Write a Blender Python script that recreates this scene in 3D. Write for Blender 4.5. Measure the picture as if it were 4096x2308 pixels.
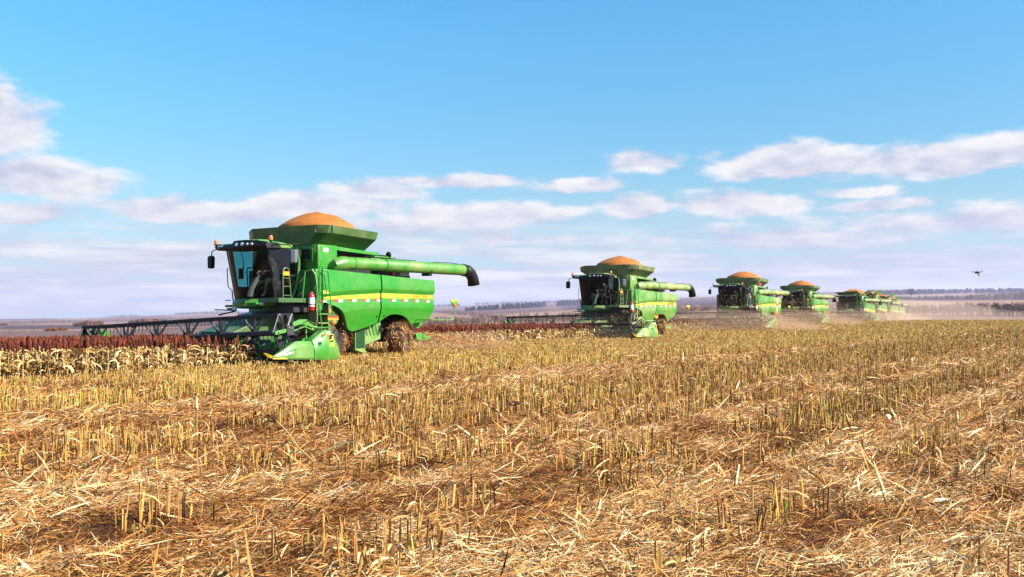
import bpy, math, random
import numpy as np
from mathutils import Vector, Matrix, Quaternion
random.seed(7); RNG = np.random.default_rng(11)
SC = bpy.context.scene; COL = SC.collection
for o in list(bpy.data.objects): bpy.data.objects.remove(o)
R = math.radians; PI = math.pi

# ------------------------------------------------------------------ camera
FPX = 3982.0; HY = 1241.3; EYE = 1.62                      # focal length in photo pixels, eye-level row, eye height
cd = bpy.data.cameras.new('camera'); cam = bpy.data.objects.new('camera', cd); COL.objects.link(cam)
cam.location = (0, 0, EYE); cam.rotation_euler = (R(90) + math.atan((HY - 1154) / FPX), 0, 0)
cd.sensor_width = 36; cd.lens = FPX / 4096 * 36; cd.clip_start = 0.1; cd.clip_end = 30000
SC.camera = cam
# ------------------------------------------------------------------ sun, exposure
SUN_AZ = R(112); SUN_EL = R(33)
sv = Vector((math.sin(SUN_AZ) * math.cos(SUN_EL), math.cos(SUN_AZ) * math.cos(SUN_EL), math.sin(SUN_EL)))
sd = bpy.data.lights.new('sun', 'SUN'); sd.energy = 5.0; sd.angle = R(0.55); sd.color = (1, .95, .86)
sun = bpy.data.objects.new('sun', sd); COL.objects.link(sun); sun.rotation_euler = sv.to_track_quat('Z', 'Y').to_euler()
vs = SC.view_settings; vs.view_transform = 'Standard'; vs.look = 'None'; vs.exposure = 1.4; vs.gamma = 1; vs.use_curve_mapping = False
SC.cycles.max_bounces = 6; SC.cycles.diffuse_bounces = 1; SC.cycles.volume_bounces = 1; SC.cycles.transparent_max_bounces = 16
SC.cycles.use_denoising = True

# ------------------------------------------------------------------ node helpers
class NT:
    def __init__(s, tree): s.t = tree; s.n = tree.nodes; s.l = tree.links
    def new(s, typ, **kw):
        n = s.n.new(typ)
        for k, v in kw.items(): setattr(n, k, v)
        return n
    def put(s, sock, v):
        if isinstance(v, bpy.types.NodeSocket): s.l.new(v, sock)
        elif v is not None:
            if sock.type == 'RGBA' and len(v) == 3: v = (*v, 1)
            sock.default_value = v
    def m(s, op, a, b=None, c=None, clamp=False):
        n = s.new('ShaderNodeMath', operation=op, use_clamp=clamp)
        s.put(n.inputs[0], a)
        if b is not None: s.put(n.inputs[1], b)
        if c is not None: s.put(n.inputs[2], c)
        return n.outputs[0]
    def mix(s, f, a, b, blend='MIX'):
        n = s.new('ShaderNodeMix', data_type='RGBA', blend_type=blend)
        s.put(n.inputs[0], f); s.put(n.inputs[6], a); s.put(n.inputs[7], b)
        return n.outputs[2]
    def ramp(s, f, stops, interp='LINEAR'):
        n = s.new('ShaderNodeValToRGB'); n.color_ramp.interpolation = interp
        e = n.color_ramp.elements
        while len(e) < len(stops): e.new(0.5)
        for k, (p, c) in enumerate(stops):
            e[k].position = p; e[k].color = c if len(c) == 4 else (*c, 1)
        s.put(n.inputs[0], f); return n.outputs[0]
    def noise(s, vec, scale, detail=3, rough=.5, dim='3D', distort=0):
        n = s.new('ShaderNodeTexNoise', noise_dimensions=dim)
        if vec is not None: s.put(n.inputs['Vector'], vec)
        s.put(n.inputs['Scale'], scale); s.put(n.inputs['Detail'], detail); s.put(n.inputs['Roughness'], rough); s.put(n.inputs['Distortion'], distort)
        return n.outputs[0]
    def smooth(s, x, a, b):
        n = s.new('ShaderNodeMapRange', interpolation_type='SMOOTHSTEP')
        s.put(n.inputs[0], x); s.put(n.inputs[1], a); s.put(n.inputs[2], b); n.inputs[3].default_value = 0; n.inputs[4].default_value = 1
        return n.outputs[0]

# ------------------------------------------------------------------ world: Nishita sky with a stratocumulus layer
W = bpy.data.worlds.new('World'); SC.world = W; W.use_nodes = True
w = NT(W.node_tree); w.n.clear()
sky = w.new('ShaderNodeTexSky', sky_type='NISHITA'); sky.sun_disc = False
sky.sun_elevation = SUN_EL; sky.sun_rotation = SUN_AZ; sky.altitude = 200; sky.air_density = 1.0; sky.dust_density = .35; sky.ozone_density = 2.5
tc = w.new('ShaderNodeTexCoord'); sp = w.new('ShaderNodeSeparateXYZ'); w.l.new(tc.outputs['Generated'], sp.inputs[0])
dx, dy, dz = sp.outputs
az = w.m('ARCTAN2', dx, dy)                                  # 0 towards the row of machines, + to the right
el = w.m('ARCSINE', dz)
cv = w.new('ShaderNodeCombineXYZ'); w.put(cv.inputs[0], w.m('MULTIPLY', az, 6.0)); w.put(cv.inputs[1], w.m('MULTIPLY', el, 14.5)); cv.inputs[2].default_value = 3.1
n1 = w.noise(cv.outputs[0], 2.6, 8, .57)
cv2 = w.new('ShaderNodeVectorMath', operation='ADD'); w.l.new(cv.outputs[0], cv2.inputs[0]); cv2.inputs[1].default_value = (0.05, 0.16, 0)
n2 = w.noise(cv2.outputs[0], 2.6, 8, .57)
cvs = w.new('ShaderNodeCombineXYZ'); w.put(cvs.inputs[0], w.m('MULTIPLY', az, 3.2)); w.put(cvs.inputs[1], w.m('MULTIPLY', el, 40.0)); cvs.inputs[2].default_value = 8.4
n3 = w.noise(cvs.outputs[0], 1.9, 7, .58)                    # long thin streets of cloud low down
# single clouds: azimuth, elevation (photo pixels from the eye-level centre), half width, half height
def A(px): return math.atan((px - 2048) / FPX)
def E(px, py): return math.atan((HY - py) / math.hypot(FPX, px - 2048))
clouds = [(-60, 500, 270, 150, 1.1), (60, 715, 400, 95, 1.1), (80, 860, 300, 60, .8), (760, 850, 420, 65, 1), (1250, 820, 420, 70, .8), (1500, 765, 240, 60, .9),
          (1850, 730, 420, 38, .75), (2000, 860, 420, 62, 1), (2580, 650, 180, 60, .9), (2310, 745, 220, 45, .9), (2520, 830, 150, 72, 1.15), (2990, 820, 280, 66, 1.2),
          (3150, 655, 380, 88, 1.15), (3700, 650, 520, 85, 1.1), (4150, 600, 300, 90, 1), (3420, 770, 180, 30, .7), (3650, 815, 170, 30, .7), (3450, 830, 160, 28, .7),
          (3900, 890, 600, 70, .75), (3000, 960, 700, 55, .6), (700, 1030, 420, 60, .65), (60, 985, 260, 50, .75), (2000, 960, 600, 45, .5), (1600, 905, 500, 40, .5)]
D = None
for (px, py, hw, hh, s) in clouds:
    a_ = w.m('DIVIDE', w.m('SUBTRACT', az, A(px)), hw / FPX)
    e_ = w.m('DIVIDE', w.m('SUBTRACT', el, E(px, py)), hh / FPX)
    e_ = w.m('MULTIPLY', e_, w.m('ADD', 1.0, w.m('MULTIPLY', w.m('LESS_THAN', e_, 0.0), .35)))   # flatter base
    d = w.m('SUBTRACT', 1.0, w.m('SQRT', w.m('ADD', w.m('MULTIPLY', a_, a_), w.m('MULTIPLY', e_, e_))))
    d = w.m('MULTIPLY', d, s)
    D = d if D is None else w.m('MAXIMUM', D, d)
D = w.m('MAXIMUM', D, -0.8)
dens = w.m('ADD', w.m('ADD', w.m('MULTIPLY', D, 1.0), .17), w.m('MULTIPLY', w.m('SUBTRACT', n1, .5), 2.3))
c1 = w.smooth(dens, 0.0, 0.66)
low = w.m('SUBTRACT', 1.0, w.smooth(el, 0.035, 0.115))       # the far deck closes towards the horizon
high = w.smooth(el, 0.16, 0.30)                              # more broken cloud overhead, out of frame
c2 = w.m('MULTIPLY', w.smooth(w.m('ADD', n3, w.m('MULTIPLY', low, .12)), .44, .61), low)
c3 = w.m('MULTIPLY', w.smooth(n1, .60, .8), w.m('MULTIPLY', w.smooth(el, .38, .6), .3))
cl = w.m('MAXIMUM', w.m('MULTIPLY', c1, .95), w.m('MAXIMUM', w.m('MULTIPLY', c2, .85), c3))
lit = w.m('ADD', .5, w.m('MULTIPLY', w.m('SUBTRACT', n1, n2), 3.2), clamp=True)
lit = w.mix(w.m('MULTIPLY', low, .75), lit, w.smooth(n3, .42, .68))
lit = w.m('MULTIPLY', lit, w.m('SUBTRACT', 1.15, w.m('MULTIPLY', w.smooth(dens, .3, 1.3), .35)), clamp=True)
ccol = w.mix(lit, (.62, .645, .81), (1.03, 1.01, 1.01))
ccol = w.mix(w.m('MULTIPLY', low, w.smooth(az, 0.0, .45)), ccol, w.mix(.30, ccol, (.52, .54, .80)))
ccol = w.mix(1.0, ccol, (7.2, 7.2, 7.2), 'MULTIPLY')
hs = w.new('ShaderNodeHueSaturation'); hs.inputs['Hue'].default_value = .485; hs.inputs['Saturation'].default_value = 1.35; hs.inputs['Value'].default_value = 1.32
w.l.new(sky.outputs[0], hs.inputs['Color'])
bg = w.new('ShaderNodeBackground'); bg.inputs['Strength'].default_value = .05
grd = w.ramp(w.m('MULTIPLY', el, 3.0), [(0, (.60, .62, .66)), (.25, (.70, .74, .78)), (.55, (.98, 1.0, 1.02)), (.85, (1.25, 1.2, 1.22))])
w.put(bg.inputs['Color'], w.mix(cl, w.mix(w.m('MULTIPLY', w.m('SUBTRACT', 1.0, w.smooth(el, -.02, .17)), .85), w.mix(1.0, hs.outputs[0], grd, 'MULTIPLY'), (3.8, 5.8, 7.3)), ccol))
wo = w.new('ShaderNodeOutputWorld'); w.l.new(bg.outputs[0], wo.inputs['Surface'])

# ------------------------------------------------------------------ materials
def mat(name, base=(.5, .5, .5), rough=.6, metal=0, spec=.5, coat=0):
    m = bpy.data.materials.new(name); m.use_nodes = True
    t = NT(m.node_tree); p = t.n['Principled BSDF']
    p.inputs['Base Color'].default_value = (*base, 1); p.inputs['Roughness'].default_value = rough; p.inputs['Metallic'].default_value = metal
    p.inputs['Specular IOR Level'].default_value = spec; p.inputs['Coat Weight'].default_value = coat
    return m, t, p
def objco(t):
    return t.new('ShaderNodeTexCoord').outputs['Object']
DUSTC = (.42, .31, .15)
def paint(name, base, rough=.32, specks=0.0, film=1.0, coat=.25):
    """machine paint: uneven field dust whose amount is the object's own 'dust' property, plus stuck chaff specks"""
    m, t, p = mat(name, base, rough, coat=coat)
    co = objco(t)
    at = t.new('ShaderNodeAttribute', attribute_type='OBJECT', attribute_name='dust').outputs['Fac']
    big = t.noise(co, 1.3, 4, .6); fine = t.noise(co, 26, 3, .6)
    f = t.m('MULTIPLY', t.m('ADD', .03, at), t.m('ADD', t.smooth(big, .3, .75), t.m('MULTIPLY', fine, .45)), clamp=True)
    f = t.m('MULTIPLY', f, film, clamp=True)
    if specks:
        vo = t.new('ShaderNodeTexVoronoi'); t.put(vo.inputs['Vector'], co); vo.inputs['Scale'].default_value = 20; vo.inputs['Randomness'].default_value = 1
        sp_ = t.m('MULTIPLY', t.m('LESS_THAN', vo.outputs['Distance'], .17), t.smooth(t.noise(co, 1.5, 3, .6), .47, .62))
        f = t.m('MAXIMUM', f, t.m('MULTIPLY', sp_, specks))
    bd = t.new('ShaderNodeAttribute', attribute_type='OBJECT', attribute_name='band').outputs['Fac']
    sx = t.new('ShaderNodeSeparateXYZ'); t.l.new(co, sx.inputs[0]); bx_ = t.m('ADD', sx.outputs[0], t.m('MULTIPLY', t.m('SUBTRACT', t.noise(co, 3, 3), .5), .16))
    f = t.m('MAXIMUM', f, t.m('MULTIPLY', bd, t.m('MULTIPLY', t.smooth(bx_, -4.86, -4.72), t.m('SUBTRACT', .92, t.smooth(bx_, -4.36, -4.22)))))
    tint = t.mix(t.noise(co, 3.5, 4, .6), base, tuple(c * .8 for c in base))
    t.put(p.inputs['Base Color'], t.mix(f, tint, DUSTC))
    t.put(p.inputs['Roughness'], t.m('ADD', rough, t.m('MULTIPLY', f, .45)))
    b = t.new('ShaderNodeBump'); b.inputs['Strength'].default_value = .05; b.inputs['Distance'].default_value = .02
    t.put(b.inputs['Height'], t.noise(co, 2.2, 2, .5)); t.l.new(b.outputs[0], p.inputs['Normal'])
    return m
M = {}
M['green'] = paint('green_paint', (.0015, .20, .005), .36, .85, .85, .15)
M['green_dark'] = paint('green_paint_shaded', (.002, .075, .006), .42, .3, .8)  # darker copy of the green paint, shade put into the colour
M['yellow'] = paint('yellow_paint', (.72, .52, .02), .35, .2, .5)
M['black'] = paint('black_steel_and_shade', (.006, .006, .010), .5, .1, .2, .05)  # black steel; also paints the shade under the ledge and in the header
M['navy'] = paint('blue_black_tube', (.010, .012, .035), .3, .2, .3)
M['plastic'] = mat('black_plastic', (.006, .006, .007), .55, 0, .3)[0]
M['grey'] = mat('grey_plastic', (.10, .10, .11), .5)[0]
M['steel'] = mat('bare_steel', (.45, .45, .46), .35, .9)[0]
M['red'] = mat('red_paint', (.55, .015, .015), .3)[0]
M['white'] = mat('white_label', (.80, .80, .78), .5)[0]
M['orange'] = mat('orange_reflector', (.85, .25, .01), .35)[0]
M['redtape'] = mat('red_reflector', (.60, .05, .03), .4)[0]
M['darkred'] = mat('dark_red_reflector', (.25, .03, .02), .4)[0]
M['yel_txt'] = mat('yellow_letters', (.78, .68, .08), .4)[0]
M['emb_black'] = mat('emblem_black', (.01, .01, .01), .35)[0]
M['txt_green'] = mat('olive_letters', (.15, .11, .005), .5)[0]
m_, t_, p_ = mat('amber_lens', (.85, .20, .01), .12); p_.inputs['Transmission Weight'].default_value = .3; p_.inputs['Coat Weight'].default_value = 1; M['amber'] = m_
M['lens'] = mat('clear_lamp', (.75, .77, .80), .08, .3)[0]
M['seat'] = mat('seat_cloth', (.05, .045, .04), .9)[0]
M['console'] = mat('console_grey', (.30, .30, .28), .45)[0]
def glass(tint, ior):
    m = bpy.data.materials.new('tinted_glass'); m.use_nodes = True; t = NT(m.node_tree); t.n.clear()
    tr = t.new('ShaderNodeBsdfTransparent'); tr.inputs[0].default_value = (*tint, 1)
    gl = t.new('ShaderNodeBsdfGlossy'); gl.inputs['Roughness'].default_value = .02; gl.inputs['Color'].default_value = (.75, .8, .85, 1)
    fr = t.new('ShaderNodeFresnel'); fr.inputs[0].default_value = ior
    co = objco(t); du = t.new('ShaderNodeBsdfDiffuse'); du.inputs[0].default_value = (.30, .23, .12, 1)
    mx = t.new('ShaderNodeMixShader'); t.put(mx.inputs[0], fr.outputs[0]); t.l.new(tr.outputs[0], mx.inputs[1]); t.l.new(gl.outputs[0], mx.inputs[2])
    m2 = t.new('ShaderNodeMixShader'); t.put(m2.inputs[0], t.m('MULTIPLY', t.smooth(t.noise(co, 2.5, 5, .7), .48, .8), .16)); t.l.new(mx.outputs[0], m2.inputs[1]); t.l.new(du.outputs[0], m2.inputs[2])
    o = t.new('ShaderNodeOutputMaterial'); t.l.new(m2.outputs[0], o.inputs[0]); return m
M['glass'] = glass((.42, .47, .46), 1.22); M['glass_side'] = glass((.40, .46, .47), 1.55); M['glass_teal'] = glass((.10, .60, .66), 1.3)
def tyre():
    m, t, p = mat('muddy_rubber', (.03, .027, .025), .9); co = objco(t)
    t.put(p.inputs['Base Color'], t.mix(t.smooth(t.noise(co, 5, 5, .65), .42, .7), (.025, .022, .02), (.16, .09, .045))); return m
M['tyre'] = tyre()
def rimmat():
    m, t, p = mat('muddy_rim', (.5, .35, .02), .8); co = objco(t)
    t.put(p.inputs['Base Color'], t.mix(t.smooth(t.noise(co, 4, 5, .65), .30, .46), (.60, .42, .02), (.045, .026, .014))); return m
M['rim'] = rimmat()
def grain():
    m, t, p = mat('grain', (.5, .2, .05), .7); co = objco(t)
    vo = t.new('ShaderNodeTexVoronoi'); t.put(vo.inputs['Vector'], co); vo.inputs['Scale'].default_value = 48
    c = t.ramp(vo.outputs['Color'], [(0, (.17, .045, .004)), (.5, (.40, .125, .010)), (.86, (.50, .18, .018)), (.95, (.75, .46, .15))])
    t.put(p.inputs['Base Color'], t.mix(t.m('MULTIPLY', t.noise(co, 2.2, 4, .6), .5), c, (.34, .10, .008)))
    b = t.new('ShaderNodeBump'); b.inputs['Strength'].default_value = .8; b.inputs['Distance'].default_value = .02; t.put(b.inputs['Height'], vo.outputs['Distance']); t.l.new(b.outputs[0], p.inputs['Normal']); return m
M['grain'] = grain()
def tonemat(name, stops, rough=.75, spec=.3, trans=0.0):
    m, t, p = mat(name, rough=rough, spec=spec)
    f = t.new('ShaderNodeAttribute', attribute_name='tone').outputs['Fac']
    c = t.ramp(f, stops); t.put(p.inputs['Base Color'], c)
    if trans:
        tl = t.new('ShaderNodeBsdfTranslucent'); t.put(tl.inputs[0], c); mx = t.new('ShaderNodeMixShader'); mx.inputs[0].default_value = trans
        t.l.new(p.outputs[0], mx.inputs[1]); t.l.new(tl.outputs[0], mx.inputs[2]); t.l.new(mx.outputs[0], t.n['Material Output'].inputs[0])
    return m
M['straw'] = tonemat('chopped_straw', [(0, (.045, .011, .003)), (.25, (.20, .058, .010)), (.5, (.40, .165, .034)), (.75, (.60, .33, .105)), (1, (.80, .59, .33))], trans=.12)
M['stubble'] = tonemat('stubble_stalk', [(0, (.08, .025, .007)), (.35, (.33, .150, .036)), (.6, (.50, .285, .068)), (.82, (.52, .36, .080)), (.93, (.24, .30, .03)), (1, (.62, .48, .24))], trans=.08)
M['leaf'] = tonemat('dry_leaf', [(0, (.14, .05, .011)), (.3, (.36, .18, .05)), (.7, (.54, .35, .125)), (1, (.74, .55, .28))], trans=.22)
M['stem'] = tonemat('dry_stem', [(0, (.35, .2, .07)), (1, (.60, .44, .18))])
M['head'] = tonemat('sorghum_grain', [(0, (.026, .0045, .002)), (.5, (.090, .015, .004)), (1, (.20, .040, .008))], .8)
M['wood'] = tonemat('bare_twigs', [(0, (.085, .058, .056)), (.5, (.14, .098, .090)), (1, (.21, .15, .125))], .95, .1)
M['larch'] = tonemat('autumn_larch', [(0, (.075, .03, .014)), (.5, (.15, .06, .022)), (1, (.22, .095, .035))], .95, .1)
M['conifer'] = tonemat('dark_conifer', [(0, (.012, .022, .028)), (1, (.032, .046, .052))], .95, .1)

# ------------------------------------------------------------------ mesh building
class MB:
    def __init__(s): s.v = []; s.f = []; s.mi = []; s.mats = []
    def mid(s, m):
        m = M[m] if isinstance(m, str) else m
        if m not in s.mats: s.mats.append(m)
        return s.mats.index(m)
    def add(s, vs, fs, m):
        b = len(s.v); s.v += [tuple(v) for v in vs]; k = s.mid(m)
        for f in fs: s.f.append(tuple(b + i for i in f)); s.mi.append(k)
        return s
    def box(s, a, b, m, rot=None, piv=None):
        (x0, y0, z0), (x1, y1, z1) = a, b
        vs = [Vector(p) for p in ((x0, y0, z0), (x1, y0, z0), (x1, y1, z0), (x0, y1, z0), (x0, y0, z1), (x1, y0, z1), (x1, y1, z1), (x0, y1, z1))]
        if rot is not None:
            c = Vector(piv) if piv else sum(vs, Vector()) / 8
            vs = [rot @ (v - c) + c for v in vs]
        return s.add(vs, [(0, 3, 2, 1), (4, 5, 6, 7), (0, 1, 5, 4), (1, 2, 6, 5), (2, 3, 7, 6), (3, 0, 4, 7)], m)
    def prism(s, poly, ax, a, b, m, scale_b=1.0):
        """polygon in the two other axes, extruded along axis ax from a to b"""
        def pt(p, c): q = list(p); q.insert(ax, c); return q
        n = len(poly); cx = sum(p[0] for p in poly) / n; cy = sum(p[1] for p in poly) / n
        pb = [(cx + (p[0] - cx) * scale_b, cy + (p[1] - cy) * scale_b) for p in poly]
        vs = [pt(p, a) for p in poly] + [pt(p, b) for p in pb]
        fs = [tuple(range(n))[::-1], tuple(range(n, 2 * n))] + [(i, (i + 1) % n, n + (i + 1) % n, n + i) for i in range(n)]
        return s.add(vs, fs, m)
    def loft(s, rings, m, cap=True, closed=True):
        n = len(rings[0]); vs = [p for r in rings for p in r]; fs = []
        for k in range(len(rings) - 1):
            for i in range(n if closed else n - 1):
                j = (i + 1) % n; fs.append((k * n + i, k * n + j, (k + 1) * n + j, (k + 1) * n + i))
        if cap: fs += [tuple(range(n))[::-1], tuple(range((len(rings) - 1) * n, len(rings) * n))]
        return s.add(vs, fs, m)
    def tube(s, path, r, m, n=8, cap=True):
        P = [Vector(p) for p in path]; rs = r if isinstance(r, (list, tuple)) else [r] * len(P); rings = []; up = None
        for i, p in enumerate(P):
            d = (P[min(i + 1, len(P) - 1)] - P[max(i - 1, 0)]).normalized()
            if up is None: up = Vector((0, 0, 1)) if abs(d.z) < .9 else Vector((1, 0, 0))
            e1 = d.cross(up).normalized(); e2 = e1.cross(d).normalized(); up = e2
            rings.append([p + (e1 * math.cos(2 * PI * k / n) + e2 * math.sin(2 * PI * k / n)) * rs[i] for k in range(n)])
        return s.loft(rings, m, cap)
    def lathe(s, c, ax, prof, m, n=24):
        """prof: list of (position along ax, radius)"""
        rings = []
        for (t, r) in prof:
            ring = []
            for k in range(n):
                a = 2 * PI * k / n; q = [math.cos(a) * r, math.sin(a) * r]; q.insert(ax, t); ring.append(tuple(c[i] + q[i] for i in range(3)))
            rings.append(ring)
        return s.loft(rings, m)
    def ball(s, c, r, m, n=10, k=6):
        rx, ry, rz = r if isinstance(r, (tuple, list)) else (r, r, r); rings = []
        for i in range(k + 1):
            a = -PI / 2 + PI * i / k; cr = max(math.cos(a), .02)
            rings.append([(c[0] + rx * cr * math.cos(2 * PI * j / n), c[1] + ry * cr * math.sin(2 * PI * j / n), c[2] + rz * math.sin(a)) for j in range(n)])
        return s.loft(rings, m)
    def build(s, name, parent=None, smooth=35, bevel=0, solid=0, dust=None, label=None):
        me = bpy.data.meshes.new(name); me.from_pydata(s.v, [], s.f)
        for m in s.mats: me.materials.append(m)
        me.polygons.foreach_set('material_index', s.mi)
        import bmesh
        bm = bmesh.new(); bm.from_mesh(me); bmesh.ops.recalc_face_normals(bm, faces=bm.faces); bm.to_mesh(me); bm.free()
        if smooth: me.shade_smooth(); me.set_sharp_from_angle(angle=R(smooth))
        o = bpy.data.objects.new(name, me); COL.objects.link(o)
        if parent: o.parent = parent
        if solid:
            d = o.modifiers.new('solid', 'SOLIDIFY'); d.thickness = solid; d.offset = -1
        if bevel:
            d = o.modifiers.new('bevel', 'BEVEL'); d.width = bevel; d.segments = 2; d.limit_method = 'ANGLE'; d.angle_limit = R(38); d.harden_normals = False
        if dust is not None: o['dust'] = dust
        if label: o['label'] = label
        return o
def fast(name, V, Q, mats, tone=None, mi=None, smooth=False, parent=None):
    """numpy vertices and quads straight into ONE mesh object"""
    me = bpy.data.meshes.new(name); V = np.ascontiguousarray(V, np.float32); Q = np.ascontiguousarray(Q, np.int32); k = Q.shape[1]
    me.vertices.add(len(V)); me.vertices.foreach_set('co', V.ravel())
    me.loops.add(Q.size); me.loops.foreach_set('vertex_index', Q.ravel())
    me.polygons.add(len(Q)); me.polygons.foreach_set('loop_start', np.arange(0, Q.size, k, dtype=np.int32))
    for m in mats: me.materials.append(M[m] if isinstance(m, str) else m)
    if mi is not None: me.polygons.foreach_set('material_index', np.ascontiguousarray(mi, np.int32))
    me.polygons.foreach_set('use_smooth', np.full(len(Q), smooth))
    if tone is not None:
        a = me.attributes.new('tone', 'FLOAT', 'FACE'); a.data.foreach_set('value', np.ascontiguousarray(tone, np.float32))
    me.update(calc_edges=True)
    o = bpy.data.objects.new(name, me); COL.objects.link(o)
    if parent: o.parent = parent
    return o
def tag(o, label=None, cat=None, group=None, kind=None):
    for k, v in (('label', label), ('category', cat), ('group', group), ('kind', kind)):
        if v: o[k] = v
    return o
def empty(name, loc=(0, 0, 0), rz=0):
    o = bpy.data.objects.new(name, None); COL.objects.link(o); o.location = loc; o.rotation_euler = (0, 0, rz); o.empty_display_size = .3; return o
def copy_tree(o, parent=None):
    c = o.copy(); COL.objects.link(c)
    if parent: c.parent = parent
    for ch in list(o.children): copy_tree(ch, c)
    return c
def text_mesh(s, size):
    cu = bpy.data.curves.new('t', 'FONT'); cu.body = s; cu.size = size; cu.extrude = .004; cu.align_x = 'LEFT'
    ob = bpy.data.objects.new('t', cu); COL.objects.link(ob); dg = bpy.context.evaluated_depsgraph_get(); dg.update()
    me = bpy.data.meshes.new_from_object(ob.evaluated_get(dg)); bpy.data.objects.remove(ob)
    vs = [v.co.copy() for v in me.vertices]; fs = [tuple(p.vertices) for p in me.polygons]; bpy.data.meshes.remove(me)
    return vs, fs

# ------------------------------------------------------------------ terrain
YAW = R(34.9); SA, CA = math.sin(YAW), math.cos(YAW)
def sstep(a, b, x): t = np.clip((x - a) / (b - a), 0, 1); return t * t * (3 - 2 * t)
def vnoise(x, y, seed=0):
    """smooth value noise in [0,1]"""
    xi = np.floor(x).astype(np.int64); yi = np.floor(y).astype(np.int64); fx = x - xi; fy = y - yi
    fx = fx * fx * (3 - 2 * fx); fy = fy * fy * (3 - 2 * fy)
    def h(a, b): n = (a * 374761393 + b * 668265263 + seed * 974634777) & 0x7fffffff; n = (n ^ (n >> 13)) * 1274126177 & 0x7fffffff; return ((n ^ (n >> 16)) & 0xffff) / 65535.0
    return (h(xi, yi) * (1 - fx) + h(xi + 1, yi) * fx) * (1 - fy) + (h(xi, yi + 1) * (1 - fx) + h(xi + 1, yi + 1) * fx) * fy
SKX = [-3000, -300, 0, 300, 600, 900, 1200, 1740, 2000, 2300, 2840, 3300, 3640, 4096, 7000]
SKY = [1277, 1277, 1276, 1273, 1262, 1249, 1243, 1226, 1219, 1209, 1186, 1168, 1165, 1158, 1150]
YNX = [-3000, 0, 700, 1300, 1800, 2400, 3000, 3500, 4096, 7000]
YNY = [1352, 1352, 1348, 1335, 1312, 1296, 1284, 1279, 1276, 1276]
R0, RM = 250.0, 4500.0
def bearing_px(x, y):
    return np.where(y > .05, 2048 + FPX * x / np.maximum(y, .05), np.where(x > 0, 6000, -2000))
def ground_z(x, y):
    x = np.asarray(x, float); y = np.asarray(y, float); r = np.hypot(x, y) + 1e-6; ap = np.clip(bearing_px(x, y), -2500, 6500); dep = np.maximum(y, .35 * r)
    s = np.maximum(0, -25.0 - (CA * x - SA * y)); wl = 1 - sstep(500, 1900, ap); near = -wl * 5 * (1 - np.exp(-s * .024 / 5))
    near = near + .05 * (vnoise(x * .35, y * .35, 5) - .5) * sstep(3, 8, r) * (1 - sstep(60, 90, r))
    q = np.clip((1 / r - 1 / RM) / (1 / R0 - 1 / RM), 0, 1) ** .5
    sk = np.interp(ap, SKX, SKY); yn = np.interp(ap, YNX, YNY)
    yp = sk + (yn - sk) * q + 5 * (vnoise(ap / 260, np.log(r) * 4, 2) - .5) * sstep(300, 900, r) * (1 - sstep(3000, 4300, r))
    zf = EYE - (yp - HY) / FPX * dep
    t = sstep(math.log(95), math.log(250), np.log(r))
    return near * (1 - t) + zf * t
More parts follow.
